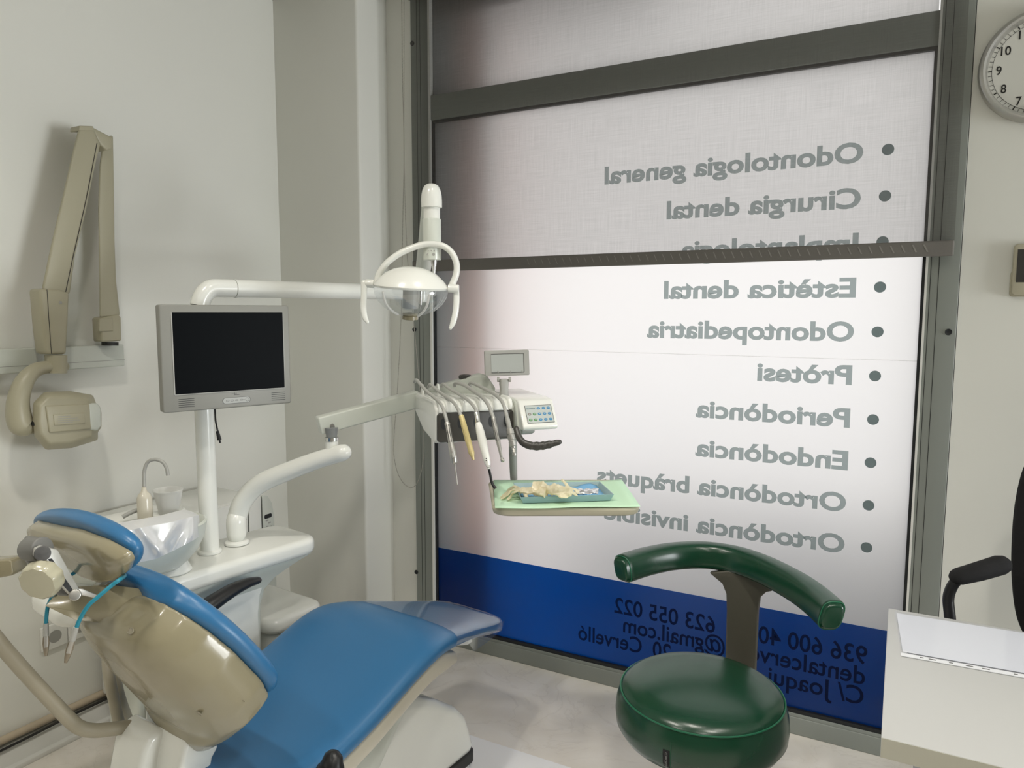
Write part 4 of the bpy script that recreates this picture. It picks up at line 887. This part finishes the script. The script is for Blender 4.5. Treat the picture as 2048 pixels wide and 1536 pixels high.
# film viewer on a hinged stem
vw = [AD(1009, 805, 1.99), AD(1008, 770, 1.99)]
vb = kp_(.192, .085, 1.206)
Dv = (vb-CAMP).dot(_fw)
build('viewer_foot', loft([sup(AD(1008, y, Dv), KL, KD, w, .010, 4, 20) for y, w in ((806, .0125), (790, .0140), (788, .0125), (776, .0120), (768, .0135), (758, .0130))]), 'greyp', cn, bev=0.002)
vc = [(972, 701), (1061, 698), (1059, 747), (970, 754)]
vD = (Dv-.012, Dv+.012)
vq = [AD(972, 700, vD[0]), AD(1061, 698, vD[1]), AD(1059.5, 747.5, vD[1]), AD(970.5, 752.5, vD[0])]
ve = (vq[1]-vq[0]).normalized(); vu = (vq[0]-vq[3]); vu = (vu-ve*vu.dot(ve)).normalized(); vn = ve.cross(vu)
if vn.dot(CAMP-vq[0]) < 0: vn = -vn
VW = (vq[1]-vq[0]).length; VH = ((vq[0]-vq[3]).length+(vq[1]-vq[2]).length)/2
def vp_(a, b, o=0): return vq[3]+ve*a+vu*b+vn*o
vf = build('film_viewer', prism([vp_(a, b, -.014) for a, b in rrect(0, VW, 0, VH, .004)], vn*.014), 'greyp', cn, bev=0.002)
wi = VW*.14; wj = VW*.87; hi = VH*.13; hj = VH*.85
build('viewer_window', prism([vp_(a, b, .0002) for a, b in ((wi, hi), (wj, hi), (wj, hj), (wi, hj))], vn*.0006), mat('viewer_glass', (0.40, .42, .40), .25), vf)
build('window_edge', join(*[prism([vp_(*p, .0006) for p in r], vn*.0008) for r in (((wi, hi-.001), (wj, hi-.001), (wj, hi+.0004), (wi, hi+.0004)), ((wj-.0004, hi), (wj+.0012, hi), (wj+.0012, hj), (wj-.0004, hj)), ((wi, hj-.0004), (wj, hj-.0004), (wj, hj+.0008), (wi, hj+.0008)))]), 'darkgrey', vf, smooth=False)
for f in (.28, .56, .82): build('film_clip', prism([vp_(VW*f+a, hi-.001+b, .001) for a, b in ((0, 0), (.0024, 0), (.0024, .006), (0, .006))], vn*.001), 'greyp', vf)
for s in (-1, 1): build('hinge_knob', cyl(AD(1008+s*9, 759, Dv-.002), AD(1008+s*14, 759, Dv-.002), .0075, 18), 'greyp', vf, bev=0.001)
# rear beam of the arm that carries the console, with its knob
B0, B1, B2, B3 = AD(880, 792, 2.22), AD(972, 748, 2.17), AD(984, 756, 2.165), AD(990, 790, 2.16)
build('rear_bracket', prism([AD(x, y, d) for x, y, d in ((858, 780, 2.24), (900, 766, 2.215), (966, 747, 2.175), (976, 752, 2.17), (992, 776, 2.16), (990, 790, 2.16), (930, 792, 2.2), (870, 796, 2.235))], KD*.045), 'greenwhite', cn, bev=0.006)
kn = AD(931, 756, 2.22)
build('clamp_knob', loft([[kn+KZ*h+V((math.cos(2*math.pi*k/48), math.sin(2*math.pi*k/48), 0))*(r*(1+.10*math.cos(7*2*math.pi*k/48))) for k in range(48)] for h, r in ((-.006, .011), (-.002, .0185), (.004, .0195), (.009, .017), (.011, .009))]), 'darkgrey', cn)
# ---- five handpieces, each with its own hose
def hose(px, par, r=.0046, m='ghose'):
    return build('hose', tube([AD(*p) for p in px], r, 12, 8), m, par)
def axis_lathe(a, b, prof): a = V(a); b = V(b); return lathe([(r, t*(b-a).length) for t, r in prof], a, b-a, 22)
GH = 'handpieces hanging from the console'
h = thing('air_water_syringe', AD(905, 880, 1.90), 'leftmost handpiece on the console, ribbed grey with a long needle tip', 'handpiece', GH)
hose([(829, 764, 2.10), (833, 760, 2.08), (842, 770, 2.05), (855, 784, 2.01), (873, 799, 1.965), (884, 812, 1.935), (891, 832, 1.915), (894, 846, 1.91)], h)
a, b = AD(894, 844, 1.91), AD(909, 927, 1.89)
bd = build('grip', axis_lathe(a, b, ((0, .0055), (.04, .0072), (.55, .0080), (.6, .0086), (.72, .0090), (.96, .0084), (1, .0060))), 'steel', h)
d_ = (b-a).normalized(); gx, gy, _ = axes(d_)
for k in range(9): build('grip_rib', tube([a+d_*(.008)+(gx*math.cos(k*.7)+gy*math.sin(k*.7))*.0075, a+d_*.055+(gx*math.cos(k*.7)+gy*math.sin(k*.7))*.0081], .0009, 6, 0), 'darkgrey', bd)
build('trigger', axis_lathe(a+d_*.084+(CAMP-a).normalized()*.006, a+d_*.095+(CAMP-a).normalized()*.009, ((0, .004), (1, .0035))), 'greyp', h)
build('needle', tube([b, AD(912, 947, 1.885), AD(914.5, 969, 1.88)], .0020, 10, 4), 'steel', h)
h = thing('polishing_handpiece', AD(935, 870, 1.90), 'yellow ribbed handpiece, second from the left on the console', 'handpiece', GH)
hose([(857, 774, 2.12), (861, 769, 2.10), (870, 777, 2.07), (882, 786, 2.04), (896, 796, 2.00), (908, 806, 1.96), (917, 820, 1.93), (922, 832, 1.92)], h)
a, b = AD(922, 830, 1.92), AD(947, 920, 1.90)
bd = build('sleeve', axis_lathe(a, b, ((0, .0052), (.03, .0072), (.45, .0072), (.80, .0078), (.83, .0083), (.86, .0074), (.93, .0045), (1, .0030))), 'yellow', h)
d_ = (b-a).normalized(); gx, gy, _ = axes(d_)
for k in range(8): build('sleeve_rib', tube([a+d_*.02+(gx*math.cos(k*.79)+gy*math.sin(k*.79))*.0070, a+d_*.075+(gx*math.cos(k*.79)+gy*math.sin(k*.79))*.0074], .0008, 6, 0), 'yellow', bd)
h = thing('curing_light', AD(968, 880, 1.90), 'white bulging handpiece with bent black light tip, middle one on the console', 'handpiece', GH)
hose([(883, 773, 2.13), (887, 768, 2.11), (897, 776, 2.08), (912, 785, 2.05), (930, 796, 2.00), (942, 806, 1.96), (951, 818, 1.94), (953, 828, 1.93)], h)
a, b = AD(953, 824, 1.93), AD(956, 848, 1.92)
build('coupling', axis_lathe(a, b, ((0, .0055), (.1, .0070), (.9, .0072), (1, .006))), 'chrome', h)
a, b = AD(956, 845, 1.92), AD(978, 938, 1.895)
bd = build('body', axis_lathe(a, b, ((0, .0062), (.03, .0085), (.20, .0112), (.42, .0116), (.62, .0098), (.74, .0094), (.88, .0082), (.93, .0056), (1, .0046))), 'white', h)
for y_, r_ in ((917, .0016), (921, .0016)): build('button', lathe([(r_, 0), (r_, .0008), (.0001, .0012)], AD(972.5, y_, 1.887), (CAMP-b).normalized(), 14), 'darkgrey', bd)
for t in (.925, .955): build('tip_ring', axis_lathe(a.lerp(b, t), a.lerp(b, t+.018), ((0, .0054), (.5, .0060), (1, .0054))), 'greyp', bd)
build('light_tip', tube([b, AD(981, 952, 1.893), AD(984, 966, 1.89), AD(991, 977, 1.885)], [.0034, .0034, .0036, .0040], 14, 6), 'black', h)
h = thing('turbine_handpiece', AD(996, 880, 1.92), 'slim ribbed silver handpiece with small round head, fourth from the left', 'handpiece', GH)
hose([(910, 774, 2.14), (909, 769, 2.14), (914, 766, 2.12), (930, 771, 2.09), (948, 783, 2.05), (966, 796, 2.00), (977, 811, 1.965), (984, 828, 1.945), (987, 836, 1.94)], h, .0052)
a, b = AD(986, 834, 1.94), AD(1003, 915, 1.915)
bd = build('shaft', axis_lathe(a, b, ((0, .0055), (.04, .0062), (.30, .0066), (.45, .0060), (.62, .0060), (.85, .0044), (1, .0034))), 'steel', h)
d_ = (b-a).normalized(); gx, gy, _ = axes(d_)
for k in range(8): build('shaft_rib', tube([a+d_*.006+(gx*math.cos(k*.79)+gy*math.sin(k*.79))*.0060, a+d_*.066+(gx*math.cos(k*.79)+gy*math.sin(k*.79))*.0058], .0007, 6, 0), 'darkgrey', bd)
build('head', lathe([(.003, -.005), (.0052, -.004), (.0054, .003), (.0035, .005)], AD(1005, 920, 1.912), V((.5, -.5, -.6)), 20), 'steel', h)
h = thing('motor_handpiece', AD(1020, 870, 1.94), 'stubby silver stepped motor handpiece, rightmost on the console', 'handpiece', GH)
hose([(940, 772, 2.15), (939, 768, 2.14), (945, 766, 2.13), (964, 775, 2.09), (985, 786, 2.05), (1000, 798, 2.00), (1008, 812, 1.975), (1013, 830, 1.96), (1015, 840, 1.955)], h, .0050)
a, b = AD(1014.5, 836, 1.955), AD(1020, 862, 1.945)
build('coupling', axis_lathe(a, b, ((0, .0055), (.05, .0062), (.9, .0066), (1, .005))), 'ghose', h)
a, b = AD(1019, 857, 1.945), AD(1026, 893, 1.935)
build('motor', axis_lathe(a, b, ((0, .006), (.02, .0098), (.30, .0102), (.32, .0088), (.36, .0088), (.38, .0102), (.62, .0098), (.64, .0086), (.70, .0086), (.72, .0096), (.97, .0088), (1, .006))), 'steel', h)
a, b = AD(1026, 892, 1.935), AD(1029, 912, 1.93)
build('nose', axis_lathe(a, b, ((0, .006), (.2, .0062), (.25, .0052), (.4, .0062), (.45, .0052), (.6, .006), (.65, .005), (.9, .0056), (1, .004))), 'steel', h)
# ---- bracket tray below the console
TT = .943
tq = [AZ(x, y, TT) for x, y in ((985, 1017), (1284, 1016), (1238, 958), (976, 960))]
tc_ = (tq[0]+tq[1]+tq[2]+tq[3])/4
tr = thing('bracket_tray', tc_-V((0, 0, .02)), 'beige rimmed bracket tray hanging on a grey post below the console', 'tray')
te = ((tq[1]-tq[0])).normalized(); tn = V((-te.y, te.x, 0))
def tl_(p): d = p-tq[0]; return V((d.dot(te), d.dot(tn), 0))
wF = (tq[1]-tq[0]).length; dB = (tl_(tq[2]).y+tl_(tq[3]).y)/2; lB, rB = tl_(tq[3]).x, tl_(tq[2]).x
def tp(a, b, z=TT): t = b/dB; x = (lB*t)+(wF+(rB-wF-lB)*t)*a if False else (lB*t)*(1-a)+(wF*(1-t)+rB*t)*a; q = tq[0]+te*x+tn*b; return V((q.x, q.y, z))
def toutline(z, m=0.0, r=.10):
    o = []
    for a, b in rrect(0+m/wF, 1-m/wF, 0+m/dB, 1-m/dB, r, 6): o.append(tp(a, b*dB, z))
    return o
build('tray_body', loft([toutline(TT-.024, .012), toutline(TT-.020, .004), toutline(TT-.006, .0), toutline(TT, .003), toutline(TT-.001, .010), toutline(TT-.005, .012)]), 'beige', tr, bev=0.002)
PT = AD(1027, 905, 2.10); pb = AZ(1028, 957, TT)
Dp = (pb-CAMP).dot(_fw)
build('tray_post', tube([AD(1026, 858, Dp-.02), AD(1026, 905, Dp-.005), AD(1027, 945, Dp), V((pb.x, pb.y, TT-.012))], [.0125, .0125, .0115, .0105], 20, 6), 'greyp', tr)
# green paper, tray, liner, gloves, sachet
gpz = TT+.0012
gq = [AZ(x, y, gpz) for x, y in ((990, 1018), (1281, 1015), (1246, 965), (1224, 960.5), (1100, 960), (987, 960.5))]
gN = 14; gv = []
F0, F1, Bk1, Bk0 = AZ(990, 1018.5, gpz), AZ(1281, 1015, gpz), AZ(1243, 962, gpz), AZ(987, 960.5, gpz)
for j in range(gN+1):
    for i in range(gN+1):
        s, t = i/gN, j/gN; p = (F0*(1-s)+F1*s)*(1-t)+(Bk0*(1-s)+Bk1*s)*t
        lift = .0012+.004*max(0, s-.86)/.14*(.4+.6*t)+.0012*(1+math.sin(9*s+2))*max(0, 1-t*6)
        gv.append(p+V((0, 0, lift)))
gp_ = build('paper_sheet', (gv, [(j*(gN+1)+i, j*(gN+1)+i+1, (j+1)*(gN+1)+i+1, (j+1)*(gN+1)+i) for j in range(gN) for i in range(gN)]), 'gpaper', None)
md = gp_.modifiers.new('thick', 'SOLIDIFY'); md.thickness = .0004; md.offset = 1
tag(gp_, 'pale green paper sheet covering the bracket tray', 'paper sheet')
bz = TT+.004; bh = .018
bo = [AZ(1040, 1008, bz), AZ(1228, 1002, bz), AZ(1200, 963, bz+bh), AZ(1026, 965.5, bz+bh)]
for i in (2, 3): bo[i] = V((bo[i].x, bo[i].y, bz))
bc2 = sum(bo, V())/4
def bring(z, k): return [V((bc2.x+(p.x-bc2.x)*k, bc2.y+(p.y-bc2.y)*k, z)) for p in bo]
it = build('instrument_tray', loft([bring(bz, .93), bring(bz+bh, 1.0), bring(bz+bh, .985), bring(bz+.0025, .915)]), 'traymetal', None, bev=0.002)
tag(it, 'shallow blue green metal tray on the green paper, holding the gloves', 'tray')
lv = []; lN = 12
lo = bring(bz+.0035, .90)
for j in range(lN+1):
    for i in range(lN+1):
        s, t = i/lN, j/lN; p = (lo[0]*(1-s)+lo[1]*s)*(1-t)+(lo[3]*(1-s)+lo[2]*s)*t
        up = .011*math.exp(-((s-.88)/.10)**2)*(.2+.8*t)+.003*math.sin(s*8+t*3)**2*t
        lv.append(p+V((0, 0, up)))
lp_ = build('tray_liner', (lv, [(j*(lN+1)+i, j*(lN+1)+i+1, (j+1)*(lN+1)+i+1, (j+1)*(lN+1)+i) for j in range(lN) for i in range(lN)]), 'bpaper', None)
md = lp_.modifiers.new('thick', 'SOLIDIFY'); md.thickness = .0004; md.offset = 1
tag(lp_, 'crumpled light blue paper lining the blue green metal tray', 'paper liner')
# gloves
zr = bz+bh
def glove(name, lab, wrist, knuck, cuff_w, palm_w, th, fingers, seed):
    rnd = random.Random(seed)
    pts = [V(p) for p in (wrist, wrist.lerp(knuck, .3), wrist.lerp(knuck, .6), knuck)]
    ax = (knuck-wrist).normalized(); side = ax.cross(V((0, 0, 1))).normalized(); up = side.cross(ax)
    secs = []; n = 40
    ws = [cuff_w*.96, cuff_w, cuff_w*.98, cuff_w*.92, (cuff_w+palm_w)/2, palm_w, palm_w, palm_w*.95, palm_w*.8]
    for i, w in enumerate(ws):
        t = i/(len(ws)-1); c = wrist.lerp(knuck, t); L = []
        for k in range(n):
            a = 2*math.pi*k/n; wr = 1+.10*math.sin(3*a+i*1.3+seed)+.05*math.sin(7*a-i*2.1)
            hh = th*(1.25 if i < 3 else 1.0)*(1-.25*t)
            L.append(c+side*(math.cos(a)*w*wr)+up*(math.sin(a)*hh*wr*(1+.35*math.sin(2.3*i+a*2))))
        secs.append(L)
    gs = [loft(secs)]
    for f in fingers:
        q = [knuck.lerp(wrist, .12)+side*f[0]] + [V(p) for p in f[1]]
        gs.append(tube(q, [f[2], f[2], f[2]*.85, f[2]*.6], 12, 6, up=(0, 0, 1), flat=.5, round_ends=True))
    o = build(name, join(*gs), 'latex', None)
    m = o.modifiers.new('merge', 'REMESH'); m.mode = 'VOXEL'; m.voxel_size = .0015; m.use_smooth_shade = True
    tx = bpy.data.textures.new(name+'_folds', 'CLOUDS'); tx.noise_scale = .016
    dm = o.modifiers.new('folds', 'DISPLACE'); dm.texture = tx; dm.strength = .0030; dm.mid_level = .5
    tx2 = bpy.data.textures.new(name+'_creases', 'MARBLE'); tx2.noise_scale = .010; tx2.turbulence = 8
    dm = o.modifiers.new('creases', 'DISPLACE'); dm.texture = tx2; dm.strength = .0014; dm.mid_level = .5
    sm = o.modifiers.new('soften', 'SMOOTH'); sm.iterations = 4; sm.factor = .5
    return tag(o, lab, 'glove', 'latex gloves in the tray')
zg = zr+.008
w1, k1 = AZ(1094, 985, zg), AZ(1042, 980, zg-.001)
zl = TT+.008
glove('latex_glove', 'used latex glove lying under the other, fingers hanging over the left tray edge', w1, k1, .022, .021, .0095,
      [(-.013, [AZ(1028, 973, zr+.003), AZ(1016, 984, zl+.006), AZ(1002, 994, zl)], .0075), (-.004, [AZ(1026, 980, zr+.003), AZ(1014, 990, zl+.004), AZ(1004, 997, zl)], .0075), (.005, [AZ(1030, 984, zr+.003), AZ(1022, 992, zl+.004), AZ(1016, 999, zl)], .0070), (.012, [AZ(1052, 992, zr-.002), AZ(1058, 996, zr-.008), AZ(1066, 996, zr-.010)], .0065)], 3)
w2, k2 = AZ(1066, 975, zg+.006), AZ(1144, 984, zg+.001)
glove('latex_glove', 'crumpled latex glove lying on top of the other in the tray', w2, k2, .023, .037, .0135,
      [(-.022, [AZ(1132, 968, zg+.012), AZ(1126, 962, zg+.016), AZ(1124, 958, zg+.015)], .0060), (.018, [AZ(1120, 992, zg-.003), AZ(1130, 994, zg-.006), AZ(1134, 993, zg-.008)], .0075), (-.006, [AZ(1146, 978, zg), AZ(1154, 982, zg-.004), AZ(1155, 986, zg-.008)], .0085), (.008, [AZ(1146, 986, zg-.002), AZ(1152, 990, zg-.007), AZ(1153, 992, zg-.010)], .0080)], 8)
sq = [AZ(1148, 987, bz+.008), AZ(1196, 989, bz+.008), AZ(1198, 978, bz+.010), AZ(1152, 980, bz+.010)]
sv = []; nn = 14
for j in range(7):
    for i in range(nn+1):
        s, t = i/nn, j/6; p = (sq[0]*(1-s)+sq[1]*s)*(1-t)+(sq[3]*(1-s)+sq[2]*s)*t
        sv.append(p+V((0, 0, .0018*math.sin(s*17+t*6)+.0016*math.sin(t*11-s*5)+.004*math.sin(math.pi*t))))
sa = build('sachet', (sv, [(j*(nn+1)+i, j*(nn+1)+i+1, (j+1)*(nn+1)+i+1, (j+1)*(nn+1)+i) for j in range(6) for i in range(nn)]), 'foil', None)
md = sa.modifiers.new('thick', 'SOLIDIFY'); md.thickness = .0012; md.offset = 1
tag(sa, 'small crinkled foil sachet lying at the right of the gloves', 'sachet')
# ================================================================== green saddle stool
SZ = .55
SC = (AZ(1247, 1370, SZ)+AZ(1570, 1410, SZ)+AZ(1375, 1300, SZ)+AZ(1430, 1467, SZ))/4
SR = .187
st = thing('dentist_stool', V((SC.x, SC.y, 0)), 'green vinyl dentist stool with round seat and curved torso bar before the window', 'stool')
cx, cy = SC.x, SC.y
seat = build('seat', lathe([(.10, SZ-.112), (.165, SZ-.110), (.186, SZ-.100), (.1985, SZ-.080), (.2010, SZ-.055), (.1985, SZ-.030), (.1925, SZ-.010), (.1885, SZ-.001), (.183, SZ+.007), (.168, SZ+.016), (.13, SZ+.024), (.07, SZ+.028), (.0001, SZ+.029)], (cx, cy, 0), (0, 0, 1), 96), 'green', st)
build('piping', tube([V((cx+.1895*math.cos(2*math.pi*k/96), cy+.1895*math.sin(2*math.pi*k/96), SZ)) for k in range(97)], .0021, 8, 0), 'greenpipe', seat)
tg = AZ(1344, 1495, SZ-.055); ta = math.atan2(tg.y-cy, tg.x-cx)
def sw(a, z, r=.2016):
    zz = (z-(SZ-.112)); return V((cx+r*math.cos(a), cy+r*math.sin(a), z))
def rad(z):
    pr = [(.186, SZ-.100), (.1985, SZ-.080), (.2010, SZ-.055), (.1985, SZ-.030), (.1925, SZ-.010)]
    for (r0, z0), (r1, z1) in zip(pr, pr[1:]):
        if z0 <= z <= z1: return r0+(r1-r0)*(z-z0)/(z1-z0)
    return .20
zs2 = [SZ-.090+.008*k for k in range(9)]
build('side_seam', tube([sw(ta+.045, z, rad(z)+.0004) for z in zs2], .0012, 6, 0), mat('dark_green_seam', (.006, .07, .034), .5), seat)
tgp = [[sw(ta-.042+.0150*i, SZ-.088+.0105*j, rad(SZ-.088+.0105*j)+.0012) for i in range(6)] for j in range(5)]
tag_ = build('maker_tag', ([p for r in tgp for p in r], [(j*6+i, j*6+i+1, (j+1)*6+i+1, (j+1)*6+i) for j in range(4) for i in range(5)]), 'blackf', seat)
tag_.modifiers.new('thick', 'SOLIDIFY').thickness = .0012
build('tag_print', text_geo('DSITECHNICO', lambda tx, ty: sw(ta-.012+ty*5, SZ-.084+.034*tx, .2016+.0016), 0, 1, .0052, .0), mat('tag_thread', (.30, .30, .30), .7), tag_, smooth=False)
# curved bar
bzz = .778
BP = [AZ(x, y, bzz) for x, y in ((1240, 1140), (1262, 1132), (1300, 1121), (1350, 1112), (1410, 1110), (1470, 1119), (1525, 1138), (1580, 1166), (1620, 1192), (1655, 1222), (1666, 1235))]
bpts = catmull(BP, 6); secs = []; m_ = len(bpts)
ctr_ = V((cx, cy, bzz))
for i, p in enumerate(bpts):
    t = (bpts[min(i+1, m_-1)]-bpts[max(i-1, 0)]).normalized(); s = t.cross(V((0, 0, 1))).normalized()
    if s.dot(ctr_-p) < 0: s = -s
    e = min(1, .80+.20*min(i, m_-1-i)/3)
    tilt = (V((0, 0, 1))*1.0 - s*.22).normalized()
    secs.append(sup(p, s, tilt, .0255*e, .0345*e, 3.2, 28))
build('torso_bar', loft(secs), 'green', st, bev=0.004)
for i in (2, m_-3):
    L = [secs[i][k]+(secs[i][k]-bpts[i])*.02 for k in range(28)]; build('end_piping', tube(L+[L[0]], .0014, 6, 0), 'greenpipe', st)
# T-shaped column behind the seat
PYc = .5*(AZ(1485, 1170, .74).y+1.93)
def pc(x, y, Yp=None): return AY(x, y, Yp or 1.955)
col = [(1418, 1146), (1430, 1156), (1444, 1168), (1452, 1188), (1453, 1220), (1450, 1330), (1448, 1420), (1510, 1440), (1511, 1340), (1516, 1225), (1520, 1196), (1532, 1185), (1544, 1183), (1550, 1172), (1500, 1152), (1456, 1142)]
build('column', prism([pc(*p) for p in col], (0, .022, 0)), 'bronze', st, bev=0.004)
build('column_arm', bx(cx-.035, cx+.06, cy-.02, 1.975, SZ-.155, SZ-.135), 'bronze', st, bev=0.003)
build('seat_plate', bx(cx-.11, cx+.11, cy-.11, cy+.11, SZ-.135, SZ-.108), 'bronze', st, bev=0.004)
build('gas_lift', join(cyl((cx, cy, .10), (cx, cy, .27), .027), cyl((cx, cy, .262), (cx, cy, SZ-.12), .014)), 'chrome', st)
for k in range(5):
    a = math.radians(20+72*k); d = V((math.cos(a), math.sin(a), 0)); lg_ = build('leg', tube([V((cx, cy, .118)), V((cx, cy, .112))+d*.12, V((cx, cy, .075))+d*.255], [.026, .02, .014], 14, 5), 'bronze', st)
    w = V((cx, cy, 0))+d*.255; sx_ = V((-d.y, d.x, 0))
    cs_ = build('caster', join(cyl(w+sx_*.006+V((0, 0, .026)), w+sx_*.022+V((0, 0, .026)), .026), cyl(w-sx_*.022+V((0, 0, .026)), w-sx_*.006+V((0, 0, .026)), .026), cyl(w-sx_*.010+V((0, 0, .026)), w+sx_*.010+V((0, 0, .026)), .010), cyl(w+V((0, 0, .03)), w+V((0, 0, .078)), .007)), 'rubber', lg_)
# ================================================================== desk
DZ = .74
dA, dB_ = AZ(1755, 1472, DZ), AZ(1782, 1217, DZ)
dx0 = (dA.x+dB_.x)/2-.0; dy0, dy1 = dA.y, dB_.y
dk = thing('desk', V((dx0+.7, (dy0+dy1)/2, 0)), 'white laminate desk with thick edge at the lower right', 'desk')
build('desktop', bx(dx0, dx0+1.5, dy0, dy1, DZ-.036, DZ), 'desk', dk, bev=0.0012, seg=2)
build('edge_band', bx(dx0+.0005, dx0+1.4995, dy0-.0010, dy0+.002, DZ-.0355, DZ-.0012), 'deskedge', dk)
build('side_panel', bx(dx0+.070, dx0+.095, dy0+.02, dy1-.02, 0, DZ-.036), 'desk', dk)
build('side_panel', bx(dx0+1.41, dx0+1.435, dy0+.02, dy1-.02, 0, DZ-.036), 'desk', dk)
build('back_panel', bx(dx0+.095, dx0+1.41, dy1-.06, dy1-.042, .25, DZ-.036), 'desk', dk)
# plastic sleeve with sheets
sl0, sl1 = AZ(1789, 1227, DZ), AZ(1802, 1313, DZ)
sdir = (AZ(2048, 1357, DZ)-sl1).normalized(); sup_ = V((-sdir.y, sdir.x, 0)); SH = (sl0-sl1).dot(sup_); sk = (sl0-sl1).dot(sdir)
def sp_(a, b, z): q = sl1+sdir*(a+sk*(b/SH))+sup_*b; return V((q.x, q.y, DZ+z))
pk = thing('sheet_protector', sp_(.16, .1, .0005), 'clear punched plastic sleeve holding white paper on the desk', 'document sleeve')
build('paper_stack', prism([sp_(a, b, .0006) for a, b in ((.004, .018), (.315, .018), (.315, SH-.004), (.004, SH-.004))], (0, 0, .003)), 'paper', pk)
build('punched_strip', prism([sp_(a, b, .0008) for a, b in ((0, 0), (.32, 0), (.32, .0155), (0, .0155))], (0, 0, .0012)), 'paper', pk)
hv = []
for a in (.038, .057, .090, .122, .150, .200, .232, .262, .290):
    w = .0035 if a in (.038, .090, .200, .262) else .0065
    hv.append(prism([sp_(a+x, .0075+y, .0021) for x, y in ((-w, -.0014), (w, -.0014), (w, .0021), (-w, .0021))], (0, 0, .0003)))
build('punch_hole', join(*hv), mat('punch_grey', (.13, .13, .13), .6), pk, smooth=False)
build('fold_line', prism([sp_(a, b, .0035) for a, b in ((.012, .0165), (.32, .0165), (.32, .0178), (.012, .0178))], (0, 0, .0004)), mat('fold_grey', (.30, .31, .36), .5), pk, smooth=False)
sN = 20; fv = []
for j in range(9):
    for i in range(sN+1):
        s, t = i/sN, j/8; e = max(0, 1-s*6)
        fv.append(sp_(.32*s, .0158+(SH-.0158)*t, .0044+.0022*e*(1+math.sin(t*14+s*40))+.0004*math.sin(s*9)))
sv_ = build('sleeve_film', (fv, [(j*(sN+1)+i, j*(sN+1)+i+1, (j+1)*(sN+1)+i+1, (j+1)*(sN+1)+i) for j in range(8) for i in range(sN)]), mix_mat('sleeve_plastic', [(.86, 'Transparent', (.97, .975, 1), 0), (.06, 'Diffuse', (.8, .82, .9), 0), (.08, 'Glossy', (1, 1, 1), .12)]), pk)
# ================================================================== black office chair behind the desk
OY = 2.13
oc = thing('office_chair', (.50, OY+.02, 0), 'black office chair standing between desk and window wall', 'chair')
bk = [AY(2052, 905, 2.32), AY(2036, 935, 2.32), AY(2022, 1000, 2.32), AY(2016, 1080, 2.32), AY(2017, 1150, 2.32), AY(2026, 1215, 2.32), AY(2048, 1268, 2.32)]
bxc = bk[3].x+.235
zc0 = sum(p.z for p in bk)/len(bk)
secs = []
for k in range(15):
    pass
bkl = catmull(bk, 5); z_lo, z_hi = bkl[-1].z-.02, bkl[0].z+.03
sx2 = []
for p in sorted(bkl, key=lambda q: q.z):
    w = bxc-p.x
    sx2.append([V((bxc+w*math.cos(a), 2.32-.035+.05*math.sin(a)+.06*(1-math.sin(abs(0)))*0+.03*(abs(math.cos(a)))**2*-1, p.z)) for a in [2*math.pi*q/32 for q in range(32)]])
b0 = sx2[0]; t0 = sx2[-1]
sx2 = [[V((bxc+(p.x-bxc)*.6, p.y, p.z-.035)) for p in b0]]+sx2+[[V((bxc+(p.x-bxc)*.65, p.y, p.z+.035)) for p in t0]]
build('backrest', loft(sx2), 'blackf', oc, bev=0.01)
build('seat', loft([sup((bxc, OY+.02, z), V((1, 0, 0)), V((0, 1, 0)), .235*k, .17*k, 3, 32) for z, k in ((.44, .85), (.45, .97), (.475, 1), (.50, .97), (.51, .85))]), 'blackf', oc)
build('back_bar', tube([V((bxc, OY+.10, .43)), V((bxc, 2.34, .45)), V((bxc, 2.355, .55)), V((bxc, 2.345, .72))], .018, 12, 6), 'black', oc)
for s in (-1, 1):
    def mp2(p): return p if s < 0 else V((2*bxc-p.x, p.y, p.z))
    pd = [AY(1918, 1153, 2.12), AY(1960, 1142, 2.14), AY(2000, 1130, 2.17)]
    build('armrest_pad', tube([mp2(p) for p in pd], [.0235, .026, .027], 18, 4, up=(0, 0, 1), flat=.9, round_ends=True), 'blackf', oc)
    tb = [AY(1940, 1150, 2.13), AY(1922, 1154, 2.12), AY(1906, 1170, 2.12), AY(1897, 1195, 2.12), AY(1899, 1225, 2.12)]
    tb += [V((tb[-1].x+.02, OY, .56)), V((tb[-1].x+.06, OY, .47)), V((bxc-.16, OY, .435)), V((bxc-.06, OY, .432))]
    build('armrest_tube', tube([mp2(p) for p in tb], .0135, 14, 8), 'black', oc)
build('column', join(cyl((bxc, OY+.02, .10), (bxc, OY+.02, .44), .025)), 'black', oc)
for k in range(5):
    a = math.radians(54+72*k); d = V((math.cos(a), math.sin(a), 0)); c = V((bxc, OY+.02, 0))
    lg_ = build('leg', tube([c+V((0, 0, .11)), c+V((0, 0, .10))+d*.12, c+V((0, 0, .07))+d*.23], [.026, .02, .015], 12, 5), 'black', oc)
    w = c+d*.23; q = V((-d.y, d.x, 0)); build('caster', cyl(w-q*.02+V((0, 0, .026)), w+q*.02+V((0, 0, .026)), .026), 'rubber', lg_, bev=0.003)
# ================================================================== white floor mat by the chair base
m0, m1 = AZ(946, 1474, 0), AZ(1131, 1534, 0)
my = (m0.y+m1.y)/2
tag(build('floor_mat', prism([V((x, y, 0.0005)) for x, y in ((m0.x-.12, my), (-.55, my), (-.55, .55), (m0.x-.12, .55))], (0, 0, .003)), mat('white_mat', (.90, .90, .91), .4)), 'thin white floor mat at the foot of the chair base', 'floor mat')
